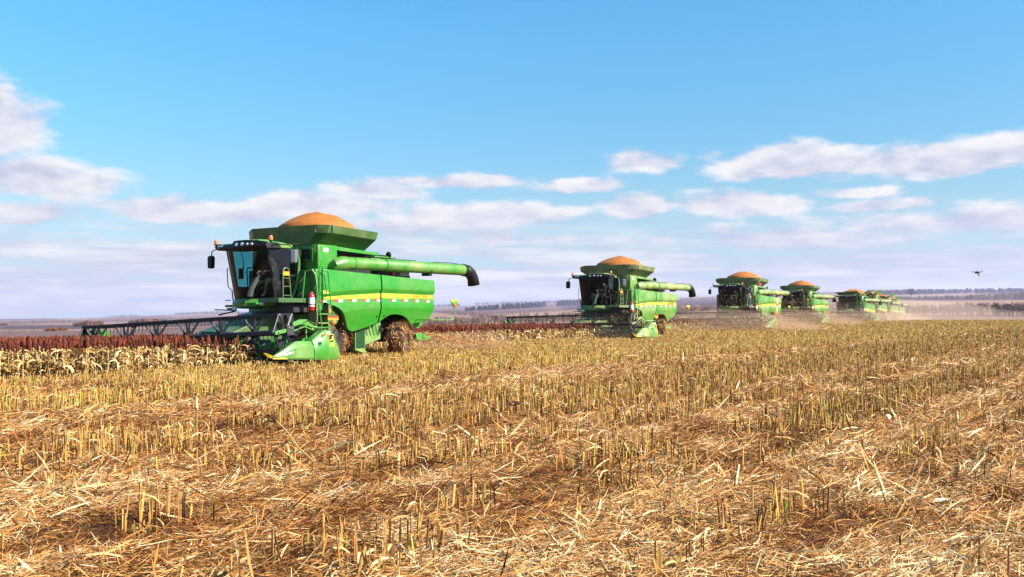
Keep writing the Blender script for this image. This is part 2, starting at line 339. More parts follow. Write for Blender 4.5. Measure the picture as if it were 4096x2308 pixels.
def terrain():
    azs = np.concatenate([np.linspace(-180, -34, 24)[:-1], np.linspace(-34, 34, 420), np.linspace(34, 180, 24)[1:]])
    rs = np.concatenate([[0.01], np.geomspace(1.5, 250, 90), np.geomspace(258, 4500, 150), np.geomspace(4700, 12000, 10)])
    a, r = np.meshgrid(np.radians(azs), rs); x = r * np.sin(a); y = r * np.cos(a); z = ground_z(x, y)
    z = np.where(r > 4600, z - (r - 4600) * .03, z)
    nr, na = a.shape; i = np.arange(nr - 1)[:, None] * na + np.arange(na - 1)[None]; i = i.ravel()
    V = np.stack([x.ravel(), y.ravel(), z.ravel()], 1); Q = np.stack([i, i + 1, i + na + 1, i + na], 1)
    o = fast('ground', V, Q, [ground_mat()], smooth=True); tag(o, kind='structure')
    # field colours: tan stubble, dark plough, lilac-brown fallow
    ap = np.clip(bearing_px(x, y), -2500, 6500); dep = np.maximum(y, .35 * r); yp = HY - (z - EYE) / dep * FPX
    c = np.zeros(a.shape + (4,), np.float32); c[..., 3] = 1
    n = vnoise(ap / 330 + 7, np.log(r) * 9, 3); n2 = vnoise(ap / 90, np.log(r) * 22, 9)
    tan = np.array((.36, .25, .15)); br = np.array((.17, .105, .08)); lil = np.array((.21, .15, .125)); dk = np.array((.075, .05, .05))
    base = lil + (tan - lil) * sstep(.52, .66, n)[..., None]; base = base + (br - base) * sstep(.55, .35, n)[..., None] * .8
    base = base * (.85 + .3 * n2[..., None])
    def poly(pts, col, soft=3):
        xs = [p[0] for p in pts]; top = np.interp(ap, xs, [p[1] for p in pts]); bot = np.interp(ap, xs, [p[2] for p in pts])
        k = (sstep(-soft, soft, yp - top) * sstep(-soft, soft, bot - yp)) * sstep(xs[0] - 12, xs[0] + 12, ap) * (1 - sstep(xs[-1] - 12, xs[-1] + 12, ap)) * (r > 200)
        return base + (np.array(col) * (.9 + .2 * n2[..., None]) - base) * k[..., None]
    base = poly([(1560, 1262, 1300), (1740, 1252, 1288), (1900, 1262, 1280)], (.42, .29, .18))
    base = poly([(1900, 1262, 1276), (2330, 1241, 1264), (2500, 1232, 1258)], (.42, .30, .19))
    base = poly([(1730, 1212, 1236), (2000, 1206, 1228), (2300, 1200, 1216)], (.25, .18, .16))
    base = poly([(2250, 1200, 1240), (2800, 1198, 1222), (3100, 1200, 1220)], (.085, .055, .07))
    base = poly([(2700, 1184, 1200), (3000, 1178, 1196)], (.36, .25, .17))
    base = poly([(3550, 1203, 1224), (4096, 1200, 1221), (4300, 1200, 1221)], (.44, .32, .19))
    base = poly([(3550, 1180, 1190), (3900, 1174, 1181)], (.44, .32, .2))
    base = poly([(3550, 1191, 1201), (4300, 1193, 1200)], (.10, .07, .075))
    base = poly([(3600, 1260, 1276), (4300, 1258, 1276)], (.15, .085, .07))
    base = poly([(0, 1302, 1318), (300, 1299, 1316), (480, 1300, 1312)], (.085, .055, .055))
    base = poly([(150, 1294, 1300), (420, 1290, 1297)], (.36, .25, .17))
    base = poly([(560, 1293, 1308), (1000, 1285, 1300)], (.13, .08, .075))
    base = poly([(650, 1262, 1270), (950, 1252, 1262)], (.36, .26, .18))
    base = poly([(0, 1325, 1372), (900, 1318, 1362)], (.20, .13, .105))
    c[..., :3] = base * .68 * np.array((1.04, .90, 1.02))
    at = o.data.attributes.new('field', 'FLOAT_COLOR', 'POINT'); at.data.foreach_set('color', c.reshape(-1))
    return o
def ground_mat():
    m, t, p = mat('field_ground', rough=.95, spec=.1); co = objco(t)
    far = t.new('ShaderNodeAttribute', attribute_name='field').outputs['Color']
    nz = t.noise(co, 9, 6, .7); n2 = t.noise(co, .6, 4, .6)
    near = t.ramp(nz, [(.3, (.035, .018, .010)), (.5, (.14, .075, .028)), (.68, (.34, .21, .08))])
    near = t.mix(t.m('MULTIPLY', n2, .5), near, (.22, .13, .045))
    gm = t.new('ShaderNodeNewGeometry'); ln = t.new('ShaderNodeVectorMath', operation='LENGTH'); t.l.new(gm.outputs['Position'], ln.inputs[0])
    c = t.mix(t.smooth(ln.outputs['Value'], 180, 300), near, t.mix(t.m('MULTIPLY', t.noise(co, .02, 6, .7), .35), far, (.12, .09, .08)))
    t.put(p.inputs['Base Color'], c)
    b = t.new('ShaderNodeBump'); b.inputs['Strength'].default_value = .6; b.inputs['Distance'].default_value = .03; t.put(b.inputs['Height'], nz); t.l.new(b.outputs[0], p.inputs['Normal'])
    return m
terrain()

# ------------------------------------------------------------------ the combine harvester (local axes: x forward, y its left, z up)
def rot_about(o, ang, yaw, piv):
    Rm = Matrix.Rotation(yaw, 4, 'Z') @ Matrix.Rotation(ang, 4, 'X'); p = Vector(piv); o.matrix_local = Matrix.Translation(p) @ Rm @ Matrix.Translation(-p)
def panel_y(f, z):
    ct = np.interp(f, [-5.6, -2.7, -1, .1], [2.31, 2.35, 2.26, 2.16]); cb = ct - .12
    fold = np.interp(f, [-5.6, -2.75, -1.85, -.9], [1.69, 1.73, 1.68, 1.58])
    return float(np.interp(z, [.85, fold - .04, fold, cb - .17, cb, ct, ct + .03, 2.95], [1.72, 1.955, 1.965, 1.925, 1.915, 1.985, 1.99, 1.93]))
BOT = [(.10, 1.93), (-.22, 1.80), (-.42, 1.77), (-.6, 1.70), (-.74, 1.60), (-.88, 1.46), (-1.02, 1.26), (-1.14, 1.08), (-1.24, .98), (-1.36, .93), (-1.5, .92), (-1.8, .98), (-2.2, 1.08), (-2.62, 1.20),
       (-2.74, 1.25), (-2.9, 1.36), (-3.13, 1.46), (-3.35, 1.49), (-3.6, 1.48), (-3.85, 1.44), (-4.05, 1.36), (-4.22, 1.25), (-4.36, 1.13), (-4.89, 1.20), (-5.2, 1.26), (-5.32, 1.33), (-5.40, 1.5), (-5.49, 1.69)]
def side_panel(name, f0, f1, par, dust, stripe_z=None):
    fb = [p for p in BOT if f1 - 1e-6 <= p[0] <= f0 + 1e-6]
    fx = sorted(set([p[0] for p in fb] + [f0, f1] + list(np.linspace(f0, f1, 16))), reverse=True)
    mb = MB(); rings = []
    for f in fx:
        bz = float(np.interp(-f, [-p[0] for p in BOT], [p[1] for p in BOT])); ct = float(np.interp(f, [-5.6, -2.7, -1, .1], [2.31, 2.35, 2.26, 2.16]))
        tz = float(np.interp(f, [-5.57, 0], [2.71, 2.95])); fold = float(np.interp(f, [-5.6, -2.75, -1.85, -.9], [1.69, 1.73, 1.68, 1.58]))
        zs = [bz, bz + (max(fold - .04, bz) - bz) * .5, max(fold - .04, bz), max(fold, bz), max(1.92, bz), ct - .12, ct - .06, ct, ct + .03, (ct + tz) / 2, tz]
        zs = [max(z, bz) for z in zs]
        row = [(f, panel_y(f, bz) - .16, bz + .02), (f, panel_y(f, bz) - .02, bz - .015)] + [(f, panel_y(f, z), z) for z in zs] + [(f, panel_y(f, tz) - .14, tz + .01)]
        rings.append(row)
    mb.loft(rings, 'green', cap=False, closed=False)
    if name == 'rear_side_panel':                                   # rounded return of the rear corner
        e = rings[-1]; mb.loft([e, [(p[0] - .06, p[1] - .05, p[2]) for p in e], [(p[0] - .08, p[1] - .6, p[2]) for p in e]], 'green', cap=False, closed=False)
    return mb.build(name, par, smooth=28, dust=dust)
def stripe(f0, f1, par, dust, text=False):
    mb = MB(); rings = []
    for f in np.linspace(f0, f1, 10):
        zt = float(np.interp(f, [-5.5, -4.2, -2.7, -1, .05], [2.16, 2.185, 2.20, 2.11, 2.05])); zb = float(np.interp(f, [-5.5, -4.2, -2.7, -1, .05], [2.02, 2.035, 2.035, 1.985, 1.965]))
        y = max(panel_y(f, zt), panel_y(f, zb)) + .006
        rings.append([(f, y, zb), (f, y + .012, zb + .01), (f, y + .012, zt - .01), (f, y, zt)])
    mb.loft(rings, 'yellow', closed=False, cap=False)
    return mb.build('stripe', par, smooth=30, dust=dust)
def put_text(s, size, f_start, z, yoff, m, par, name='lettering', width=None, yfun=panel_y, slope=0.0):
    vs, fs = text_mesh(s, size); wdt = max(v.x for v in vs); k = (width / wdt) if width else 1
    out = [(f_start - v.x * k, yfun(f_start - v.x * k, z) + yoff + v.z, z + v.y + slope * v.x * k) for v in vs]
    mb = MB(); mb.add(out, fs, m); return mb.build(name, par, smooth=0)
DEER = [(.02, .10), (.10, .22), (.22, .26), (.30, .30), (.40, .34), (.52, .36), (.62, .42), (.68, .52), (.70, .62), (.62, .66), (.60, .72), (.66, .74), (.72, .72), (.74, .80), (.70, .90), (.76, .95), (.84, .84), (.86, .72), (.90, .66),
        (.84, .60), (.82, .48), (.80, .38), (.86, .28), (.94, .18), (.88, .12), (.78, .22), (.70, .28), (.56, .24), (.44, .20), (.34, .12), (.30, .02), (.24, .02), (.24, .12), (.14, .14), (.08, .06)]
def emblem(par, fc, z, y, wd, ht, axis='y', rim='yel_txt'):
    """rounded black badge with yellow rim and leaping deer; faces +y (side) or +x (front)"""
    def rr(w_, h_, r_, n=5):
        out = []
        for cx, cy, a0 in ((w_ - r_, h_ - r_, 0), (-w_ + r_, h_ - r_, 90), (-w_ + r_, -h_ + r_, 180), (w_ - r_, -h_ + r_, 270)):
            for k in range(n): a = R(a0 + 90 * k / (n - 1)); out.append((cx + r_ * math.cos(a), cy + r_ * math.sin(a)))
        return out
    mb = MB()
    def plate(poly, m, t0, t1):
        if axis == 'y': mb.prism([(fc - p[0], z + p[1]) for p in poly], 1, y + t0, y + t1, m)
        else: mb.prism([(y + p[0], z + p[1]) for p in poly], 0, fc + t0, fc + t1, m)
    a, b = wd / 2, ht / 2
    plate(rr(a, b, a * .4), rim, -.02, .006); plate(rr(a * .88, b * .90, a * .34), 'emb_black', -.01, .010)
    plate([((p[0] - .5) * wd * .72, (p[1] - .5) * ht * .68) for p in DEER], 'yel_txt', .0, .014)
    return mb.build('emblem', par, smooth=0)
def straw_on(par, name, pts, nrm, n, size=.2):
    """caked straw: short flat stalks lying on given surface points"""
    k = RNG.integers(0, len(pts), n); P = np.array(pts)[k] + RNG.normal(0, .03, (n, 3)); N = np.array(nrm)[k]
    V, Q, T = blades(P, RNG.uniform(0, 2 * PI, n), RNG.uniform(.4, 1.3, n) * size, RNG.uniform(.012, .03, n), RNG.uniform(-1.4, .6, n), RNG.uniform(-1.6, 0, n), 2, RNG.uniform(.0, .85, n))
    o = fast(name, V, Q, ['straw'], T, parent=par); return o
def blades(P, azi, length, width, e0, e1, S, tone, twist=None):
    """vectorised curved strips: start at P, heading azi, elevation going from e0 to e1"""
    n = len(P); t = np.linspace(0, 1, S + 1); el_ = e0[:, None] + (e1 - e0)[:, None] * ((t[:-1] + t[1:]) / 2)[None]
    st = length[:, None] / S; hx = np.cumsum(np.concatenate([np.zeros((n, 1)), np.cos(el_) * st], 1), 1); hz = np.cumsum(np.concatenate([np.zeros((n, 1)), np.sin(el_) * st], 1), 1)
    ca, sa = np.cos(azi)[:, None], np.sin(azi)[:, None]
    C = np.stack([P[:, 0:1] + hx * ca, P[:, 1:2] + hx * sa, P[:, 2:3] + hz], 2)
    tw = (RNG.uniform(-.9, .9, n) if twist is None else twist)[:, None]
    wp = np.sin(np.clip(.12 + .88 * t, 0, 1) * PI * .94) ** .6 if S > 1 else np.array([1, 1.0])
    wv = width[:, None] * wp[None] / 2
    side = np.stack([-sa * np.cos(tw) * np.ones_like(wv), ca * np.cos(tw) * np.ones_like(wv), np.sin(tw) * np.ones_like(wv)], 2)
    V = np.stack([C - side * wv[..., None], C + side * wv[..., None]], 2).reshape(n, (S + 1) * 2, 3)
    q = np.array([[2 * k, 2 * k + 1, 2 * k + 3, 2 * k + 2] for k in range(S)])
    Q = (q[None] + (np.arange(n) * (S + 1) * 2)[:, None, None]).reshape(-1, 4)
    return V.reshape(-1, 3), Q, np.repeat(tone, S)

def reflect_sign(par, f, l, z, name, top, facing=1):
    """shield shaped hazard plate with an amber lamp, on its rod"""
    mb = MB(); pl = [(f + .17, z + .12), (f - .17, z + .12), (f - .17, z + .0), (f - .10, z - .13), (f + .10, z - .13), (f + .17, z + .0)]
    def turn(mbv):                                                  # turn the plate to face ahead and outwards
        Rm = Matrix.Rotation(R(38) * facing, 3, 'Z'); c = Vector((f, l, z)); mbv.v = [tuple(Rm @ (Vector(v) - c) + c) for v in mbv.v]
    mb.prism(pl, 1, l - .012, l + .012, 'green')
    if top == 2: mb.prism([(f + .165, z + .115), (f - .165, z + .115), (f - .165, z + .055), (f + .165, z + .055)], 1, l + .012, l + .016, 'darkred')
    mb.prism([(f + .165, z + .05), (f - .165, z + .05), (f - .165, z - .01), (f + .165, z - .01)] if top == 2 else [(f + .165, z + .115), (f - .165, z + .115), (f - .165, z + .04), (f + .165, z + .04)], 1, l + .012, l + .016, 'orange' if top == 2 else 'yellow')
    turn(mb); o = mb.build(name, par, smooth=0)
    lm = MB(); lm.lathe((f, l + .012, z - .08), 1, [(0, .085), (.03, .085), (.055, .07), (.075, .03), (.08, .005)], 'amber', 16); turn(lm); lm.build('marker_lamp', o)
    return o

def make_combine(kind='A', dust=.12):
    t = empty('combine_harvester'); D_ = dust
    # ---- body
    mb = MB()
    mb.prism([(-.05, 1.1), (-.05, 2.98), (-5.3, 2.66), (-5.44, 2.3), (-5.38, 1.45), (-5.1, 1.18), (-4.3, 1.45), (-3.4, 1.55), (-2.6, 1.3), (-1.6, 1.05), (-1.0, 1.6)], 1, -1.82, 1.76, 'green_dark')
    mb.prism([(-4.3, 1.5), (-5.5, 1.3), (-5.48, 1.12), (-5.2, .96), (-4.8, .97)], 1, -1.4, 1.45, 'green')
    mb.box((.02, .95, 2.0), (.3, 1.72, 2.92), 'green_dark')
    mb.prism([(.34, 1.62), (.34, 2.0), (.42, 2.9), (.26, 2.97), (.1, 2.97), (.1, 1.62)], 1, 1.70, 1.90, 'green')
    mb.box((.28, .98, 2.1), (.315, 1.55, 2.72), 'green')
    mb.build('body', t, bevel=.02, dust=D_)
    ch = MB()                                                       # chassis under the panels
    ch.prism([(-1.75, 1.1), (-1.75, .28), (-2.25, .14), (-2.25, 1.1)], 1, 1.35, 1.58, 'green')
    ch.prism([(-2.27, 1.15), (-2.27, .42), (-3.1, .62), (-3.1, 1.25)], 1, 1.2, 1.5, 'green')
    ch.prism([(-1.7, .95), (-1.7, .4), (-4.8, .75), (-4.8, 1.3)], 1, -1.4, 1.18, 'black')
    ch.box((-4.25, -1.6, .48), (-3.95, 1.4, .72), 'black'); ch.box((-.85, -1.5, .7), (-.45, 1.4, 1.15), 'black')
    for k in range(5): ch.tube([(-2.95 - .04 * k, 1.46, .55 + .03 * k), (-3.0 - .04 * k, 1.52, .95), (-3.05, 1.45, 1.3)], .014, 'plastic', 5)
    for k in range(4): ch.tube([(-2.3 - .18 * k, 1.51, 1.1), (-2.36 - .17 * k, 1.53, .9), (-2.42 - .18 * k, 1.51, .75)], .012, 'plastic', 5)
    ch.build('chassis', t, bevel=.01, dust=D_ + .35)
    g = MB(); g.box((-1.79, 1.578, .33), (-2.22, 1.588, 1.02), 'green_dark')
    for k in range(9):
        for j in range(12): g.box((-1.80 - k * .046, 1.585, .34 + j * .06), (-1.828 - k * .046, 1.592, .376 + j * .06), 'plastic')
    g.build('perforated_guard', t, smooth=0)
    if kind == 'A':
        a = side_panel('side_panel', .12, -2.60, t, D_); b = side_panel('rear_side_panel', -2.66, -5.5, t, D_)
        stripe(.05, -2.59, a, D_ * .4); stripe(-2.67, -5.42, b, D_ * .4)
        put_text('JOHN DEERE', .20, -4.26, 2.045, .024, 'txt_green', b, width=.86)
        put_text('S660', .15, .17, 2.155, .012, 'yel_txt', a, width=.36)
        tp = [(.23, -.06, 0), (-.40, -.79, 0), (-1.08, -1.42, 0), (-1.72, -2.05, 0), (-2.28, -2.575, 0), (-3.06, -3.40, 1), (-3.70, -4.03, 1), (-4.33, -4.62, 1), (-4.93, -5.24, 1)]
        for f0, f1, w_ in tp:
            q = MB(); z0 = float(np.interp(f0, [-5.3, -3.3, -1, .2], [1.955, 1.985, 1.955, 1.925])); fm = (f0 + f1) / 2
            for fa, fb_, m in ((f0, fm, 'redtape'), (fm, f1, 'white')):
                ya, yb = panel_y(fa, z0 - .05) + .007, panel_y(fb_, z0 - .05) + .007
                q.add([(fa, ya, z0 - .045), (fb_, yb, z0 - .045), (fb_, yb + .002, z0 + .025), (fa, ya + .002, z0 + .025)], [(0, 1, 2, 3)], m)
            q.build('reflective_tape', b if w_ else a, smooth=0)
        for par, f, z in ((a, -2.5, 1.42), (b, -2.86, 1.45)):
            k = MB(); k.lathe((f, panel_y(f, z), z), 1, [(-.02, .035), (.012, .035), (.014, .022), (-.002, .018)], 'plastic', 12); k.box((f - .012, panel_y(f, z), z - .06), (f + .012, panel_y(f, z) + .01, z - .02), 'plastic'); k.build('latch', par)
    else:                                                           # older machine: flat sides, straight low stripe
        for nm, f0, f1 in (('side_panel', .1, -2.3), ('rear_side_panel', -2.36, -5.1)):
            q = MB(); zt0, zt1 = (2.75, 2.6) if f0 > 0 else (2.6, 2.45)
            bot = [(f1, 1.75), (f1, 1.45), (-1.7, 1.3), (-1.2, 1.5), (-.6, 1.75), (f0, 1.85)] if f0 > 0 else [(f1, 1.6), (f1 + .2, 1.3), (-4.3, 1.2), (-4.0, 1.42), (-3.5, 1.52), (-3.0, 1.45), (f0, 1.4)]
            q.prism([(f0, zt0)] + [(f1, zt1)] + bot, 1, 1.78, 1.93, 'green'); a = q.build(nm, t, bevel=.04, dust=D_)
            s_ = MB(); s_.prism([(f0 - .02, 1.98 if f0 > 0 else 1.86), (f1 + .02, 1.86 if f0 > 0 else 1.74), (f1 + .02, 1.70 if f0 > 0 else 1.60), (f0 - .02, 1.88 if f0 > 0 else 1.70)], 1, 1.93, 1.94, 'yellow'); s_.build('stripe', a, dust=D_ * .3)
            for k in range(6):
                f = f0 - .2 - k * (f0 - f1 - .3) / 6; z = np.interp(f, [-5.1, .1], [1.77, 2.02]); e = MB(); e.box((f, 1.93, z), (f - .1, 1.936, z + .055), 'redtape'); e.box((f - .1, 1.93, z), (f - .2, 1.936, z + .055), 'white'); e.build('reflective_tape', a, smooth=0)
    # ---- block behind the cab, ledge over the unloading tube
    mb = MB()
    mb.box((-.88, -1.58, 2.96), (0, 1.6, 3.77), 'green'); 
    mb.prism([(0, 2.96), (.27, 2.96), (0.10, 3.75), (0, 3.77)], 1, .55, .68, 'green')
    bl = mb.build('tank_housing', t, bevel=.045, dust=D_)
    mb = MB(); mb.prism([(-.82, 3.735), (-.82, 3.62), (-1.05, 3.60), (-2.9, 3.52), (-2.9, 3.625)], 1, .9, 1.595, 'green'); mb.prism([(-.84, 3.70), (-.84, 2.98), (-3.2, 2.85), (-3.2, 3.5)], 1, -1.5, .98, 'black'); mb.build('side_ledge', bl, bevel=.012, dust=D_)  # inner block coloured black to paint the shaded cavity under the ledge
    mb = MB(); mb.box((0, .90, 3.22), (.05, 1.40, 3.66), 'green'); mb.box((.02, .94, 3.25), (.075, 1.30, 3.63), 'plastic'); mb.box((.07, 1.0, 3.27), (.085, 1.22, 3.29), 'steel'); mb.build('air_vent', bl, bevel=.015, dust=D_)
    for l, z in ((.80, 3.50), (1.46, 3.60)):
        mb = MB(); mb.box((0, l - .05, z - .1), (.006, l + .05, z + .1), 'yel_txt'); mb.prism([(l, z + .075), (l - .038, z + .015), (l + .038, z + .015)], 0, .006, .008, 'emb_black'); mb.prism([(l, z + .06), (l - .024, z + .022), (l + .024, z + .022)], 0, .008, .0095, 'yel_txt')
        mb.prism([(l - .03, z - .02), (l - .01, z - .02), (l + .03, z - .08), (l + .008, z - .08)], 0, .006, .008, 'emb_black'); mb.build('warning_sticker', bl, smooth=0)
    mb = MB(); mb.box((-.44, 1.6, 3.53), (-.22, 1.612, 3.66), 'white'); mb.build('square_reflector', bl, bevel=.01)
    # ---- grain tank extension
    top = [(.10, -1.5, 4.40), (.10, .5, 4.405), (.10, 1.62, 4.40), (-.14, 1.94, 4.39), (-.58, 2.0, 4.375), (-2.45, 1.97, 4.285), (-2.85, 1.5, 4.34), (-2.85, -1.5, 4.34), (-2.45, -1.97, 4.29), (-.58, -2.0, 4.33), (-.14, -1.94, 4.335)]
    if kind == 'A':
        lowr = [(p[0] * 1 - (.04 if p[0] > 0 else -.05 if p[0] < -2 else 0), p[1] * .975, p[2] - (.25 if p[1] > 1.2 or p[0] > 0 else .27)) for p in top]
        btm = [(.0, -1.2, 3.76), (.0, .5, 3.76), (.0, 1.15, 3.76), (-.15, 1.3, 3.76), (-.4, 1.38, 3.75), (-2.35, 1.4, 3.70), (-2.55, 1.2, 3.7), (-2.55, -1.2, 3.7), (-2.35, -1.4, 3.7), (-.4, -1.38, 3.75), (-.15, -1.3, 3.76)]
        mb = MB(); mb.loft([top, lowr], 'green_dark', cap=False); e = mb.build('tank_extension', t, smooth=0, solid=.03, dust=D_ + .12)
        mb = MB(); mb.loft([[(p[0], p[1] * .99, p[2] + .02) for p in lowr], btm], 'green_dark', cap=False); mb.build('hopper', t, smooth=0, solid=.03, dust=D_)
        mb = MB(); mb.prism([(.9, 3.99), (-.05, 3.99), (-.05, 3.85), (.05, 3.80), (.82, 3.80), (.9, 3.86)], 0, .022, .04, 'orange'); q = mb.build('faded_reflector', e, bevel=.01, dust=1.2)
        mb = MB(); mb.box((-1.55, 1.50, 3.82), (-1.35, 1.54, 3.84), 'steel'); mb.build('bracket', e)
        for f, l in ((.075, -.2), (.075, .9), (.075, 1.55), (-.3, 1.99)):  # bolted seams of the flap corners
            mb = MB(); mb.box((f - .012, l - .012, 4.16), (f + .025, l + .012, 4.40), 'green_dark'); mb.build('seam', e, dust=.5)
    else:                                                           # four straight flaps, the side one standing up
        mb = MB()
        mb.loft([[(.1, -1.2, 3.7), (.1, 1.2, 3.7), (-2.4, 1.3, 3.7), (-2.4, -1.3, 3.7)], [(.25, -1.75, 4.1), (.25, 1.45, 4.1), (-2.5, 1.5, 4.0), (-2.5, -1.75, 4.0)]], 'green_dark', cap=False)
        e = mb.build('tank_extension', t, smooth=0, solid=.03, dust=D_ + .1)
        mb = MB(); mb.add([(-.1, 1.35, 3.72), (-2.3, 1.35, 3.7), (-2.3, 1.98, 4.80), (-.1, 1.98, 4.84)], [(0, 1, 2, 3)], 'green'); mb.build('side_flap', t, smooth=0, solid=.04, dust=D_ - .25)
        mb = MB(); mb.add([(.2, -1.6, 4.05), (.2, 1.4, 4.05), (.5, 1.1, 4.42), (.5, -1.9, 4.2)], [(0, 1, 2, 3)], 'green_dark'); mb.build('front_flap', t, smooth=0, solid=.04, dust=D_ + .1)
    # ---- unloading tube
    L_ = 1.85; mb = MB()
    rr_ = .21; mb.tube([(-1.0, L_, 3.185), (-2.86, L_, 3.19), (-2.87, L_, 3.19), (-7.5, L_, 3.165)], [rr_ * 1.0, rr_, rr_ * 1.02, rr_], 'green', 28)
    mb.tube([(-.62, L_ - .25, 3.02), (-.66, L_ - .06, 3.13), (-.85, L_, 3.18), (-1.02, L_, 3.185)], [.20, .225, .235, .225], 'green', 20)
    tube = mb.build('unloading_tube', t, smooth=40, dust=D_ + .25)
    mb = MB(); mb.tube([(-7.42, L_, 3.165), (-7.62, L_ + .01, 3.14), (-7.82, L_ + .02, 3.03), (-7.96, L_ + .02, 2.86), (-8.02, L_ + .02, 2.60)], [.228, .23, .225, .22, .235], M['plastic'], 18, cap=False); mb.build('rubber_spout', tube, solid=.02)
    mb = MB(); mb.tube([(-1.3, L_, 3.185), (-1.34, L_, 3.185)], .222, 'green', 24); mb.build('tube_collar', tube); mb = MB(); mb.tube([(-2.84, L_, 3.19), (-2.89, L_, 3.19)], .228, 'green', 24); mb.build('tube_collar', tube); mb = MB(); mb.tube([(-7.34, L_, 3.165), (-7.42, L_, 3.165)], .238, 'plastic', 24); mb.build('tube_collar', tube)
    for pth in ([(-2.7, L_, 3.40), (-4.4, L_ - .1, 3.42), (-4.6, L_, 3.40)], [(-5.5, L_, 3.39), (-6.6, L_, 3.41), (-7.3, L_, 3.37)]): mb = MB(); mb.tube(pth, .012, 'plastic', 5); mb.build('hose', tube)
    mb = MB(); mb.box((-5.2, L_ - .25, 2.88), (-5.35, L_ + .12, 3.0), 'plastic'); mb.tube([(-5.28, L_ + .18, 3.1), (-5.28, L_ + .1, 2.98), (-5.28, L_ - .1, 2.95), (-5.28, L_ - .24, 3.1)], .04, 'plastic', 6); mb.build('tube_saddle', t)
    # ---- engine deck
    mb = MB(); mb.prism([(-3.2, 2.8), (-3.2, 3.2), (-4.9, 2.98), (-5.1, 2.6)], 1, -1.4, 1.25, 'black'); mb.box((-2.95, .9, 3.48), (-4.1, 1.35, 3.53), 'green')
    mb.box((-4.0, 1.3, 2.85), (-4.5, 1.62, 3.02), 'console'); mb.box((-3.6, 1.5, 2.85), (-3.72, 1.62, 3.0), 'red'); dk = mb.build('engine_deck', t, bevel=.02, dust=D_ + .2)
    mb = MB(); mb.tube([(-3.0, 1.28, 3.56), (-3.6, 1.30, 3.55)], .035, 'plastic', 8); mb.lathe((-3.74, 1.3, 3.6), 0, [(-.09, .03), (-.02, .11), (.02, .115), (.05, .10)], 'plastic', 16); mb.build('air_intake', dk)
    # ---- cab
    cab = MB()
    cab.box((-.0, -.93, 1.98), (.35, .93, 3.62), 'plastic'); cab.box((.3, -.98, 1.90), (1.25, .98, 2.02), 'plastic')
    cab.box((.02, .60, 2.0), (.36, .95, 3.6), 'plastic')
    c = cab.build('cab', t, bevel=.02)
    def wshield(l, z):                                              # curved, leaning forward at the top
        k = (z - 2.0) / 1.57; return 1.22 + .36 * k + (.36 - .02 * k) * (1 - (abs(l) / .97) ** 2.2)
    g = MB(); rings = [[(wshield(l, z), l, z) for l in np.linspace(-.95, .95, 17)] for z in np.linspace(2.0, 3.57, 7)]; g.loft(rings, 'glass', cap=False, closed=False); g.build('windscreen', c, smooth=60)
    for s_ in (1, -1):
        y = .955 * s_; g = MB(); nz = 7; rings = []
        for z in np.linspace(2.0, 3.57, nz):
            k = (z - 2.0) / 1.57; fb = .50 - .22 * math.sin(k * PI * .55); rings.append([(fb + (1.2 + .36 * k - fb) * u_, y + s_ * .03 * math.sin(u_ * PI), z) for u_ in np.linspace(0, 1, 6)])
        g.loft(rings, 'glass_side' if s_ > 0 else 'glass_teal', cap=False, closed=False); g.build('side_window', c, smooth=60)
        p = MB(); p.tube([(1.215, .957 * s_, 1.99), (1.39, .957 * s_, 2.77), (1.585, .957 * s_, 3.58)], .036, 'plastic', 6); p.build('pillar', c)
    p = MB(); p.tube([(.58, .99, 1.98), (.40, 1.0, 2.35), (.30, 1.0, 2.8), (.27, 1.0, 3.2), (.36, .99, 3.62)], [.045, .045, .045, .04, .03], 'green', 8); p.build('door_frame', c, dust=.05)
    p = MB(); p.tube([(1.50, -1.02, 3.0), (1.46, -1.10, 2.9), (1.42, -1.10, 2.4), (1.36, -1.02, 2.3)], .016, 'plastic', 6); p.tube([(1.3, -1.05, 2.3), (1.2, -1.05, 1.6)], .02, 'plastic', 6); p.build('grab_rail', c)
    for nm_, a_, b_ in (('wiper_pivot', (.86, .97, 2.78), (1.10, 1.0, 2.815)), ('door_hinge', (1.2, .965, 2.55), (1.42, 1.0, 2.66)), ('door_hinge', (1.3, .965, 3.17), (1.50, 1.0, 3.27)), ('door_handle', (.45, .97, 2.72), (.75, 1.02, 2.78))): p = MB(); p.box(a_, b_, 'plastic'); p.build(nm_, c, bevel=.008)
    p = MB(); p.box((.36, -.94, 2.0), (1.28, -.90, 2.40), 'plastic'); p.prism([(1.16, 2.4), (1.30, 2.4), (1.56, 3.56), (1.40, 3.56)], 1, -.94, -.90, 'plastic'); p.box((.36, -.93, 2.4), (.55, -.90, 3.56), 'plastic'); p.build('inner_frame', c)
    # wiper, interior
    p = MB(); p.tube([(1.66, -.2, 3.5), (1.60, -.16, 3.3), (1.58, -.16, 3.12)], .012, 'plastic', 5); p.box((1.55, -.19, 2.98), (1.58, -.15, 3.1), 'plastic'); p.build('wiper', c)
    st = MB(); st.box((.30, -.2, 2.42), (.85, .38, 2.55), 'seat'); st.box((.20, -.2, 2.5), (.36, .38, 3.25), 'seat'); st.box((.4, -.1, 2.0), (.75, .3, 2.42), 'plastic'); st.box((.35, -.62, 2.3), (.95, -.28, 2.66), 'console'); st.build('driver_seat', c, bevel=.04)
    st = MB(); st.tube([(1.45, -.02, 2.05), (1.36, .0, 2.35), (1.20, .05, 2.62), (1.10, .08, 2.76)], [.11, .09, .075, .04], 'console', 10); st.build('steering_column', c)
    st = MB(); ring = [(1.07 + .2 * math.cos(a) * .62, .08 + .2 * math.sin(a), 2.80 - .2 * math.cos(a) * .72) for a in np.linspace(0, 2 * PI, 21)]; st.tube(ring, .014, 'plastic', 6); st.tube([ring[0], (1.07, .08, 2.78), ring[10]], .012, 'plastic', 5); st.build('steering_wheel', c)
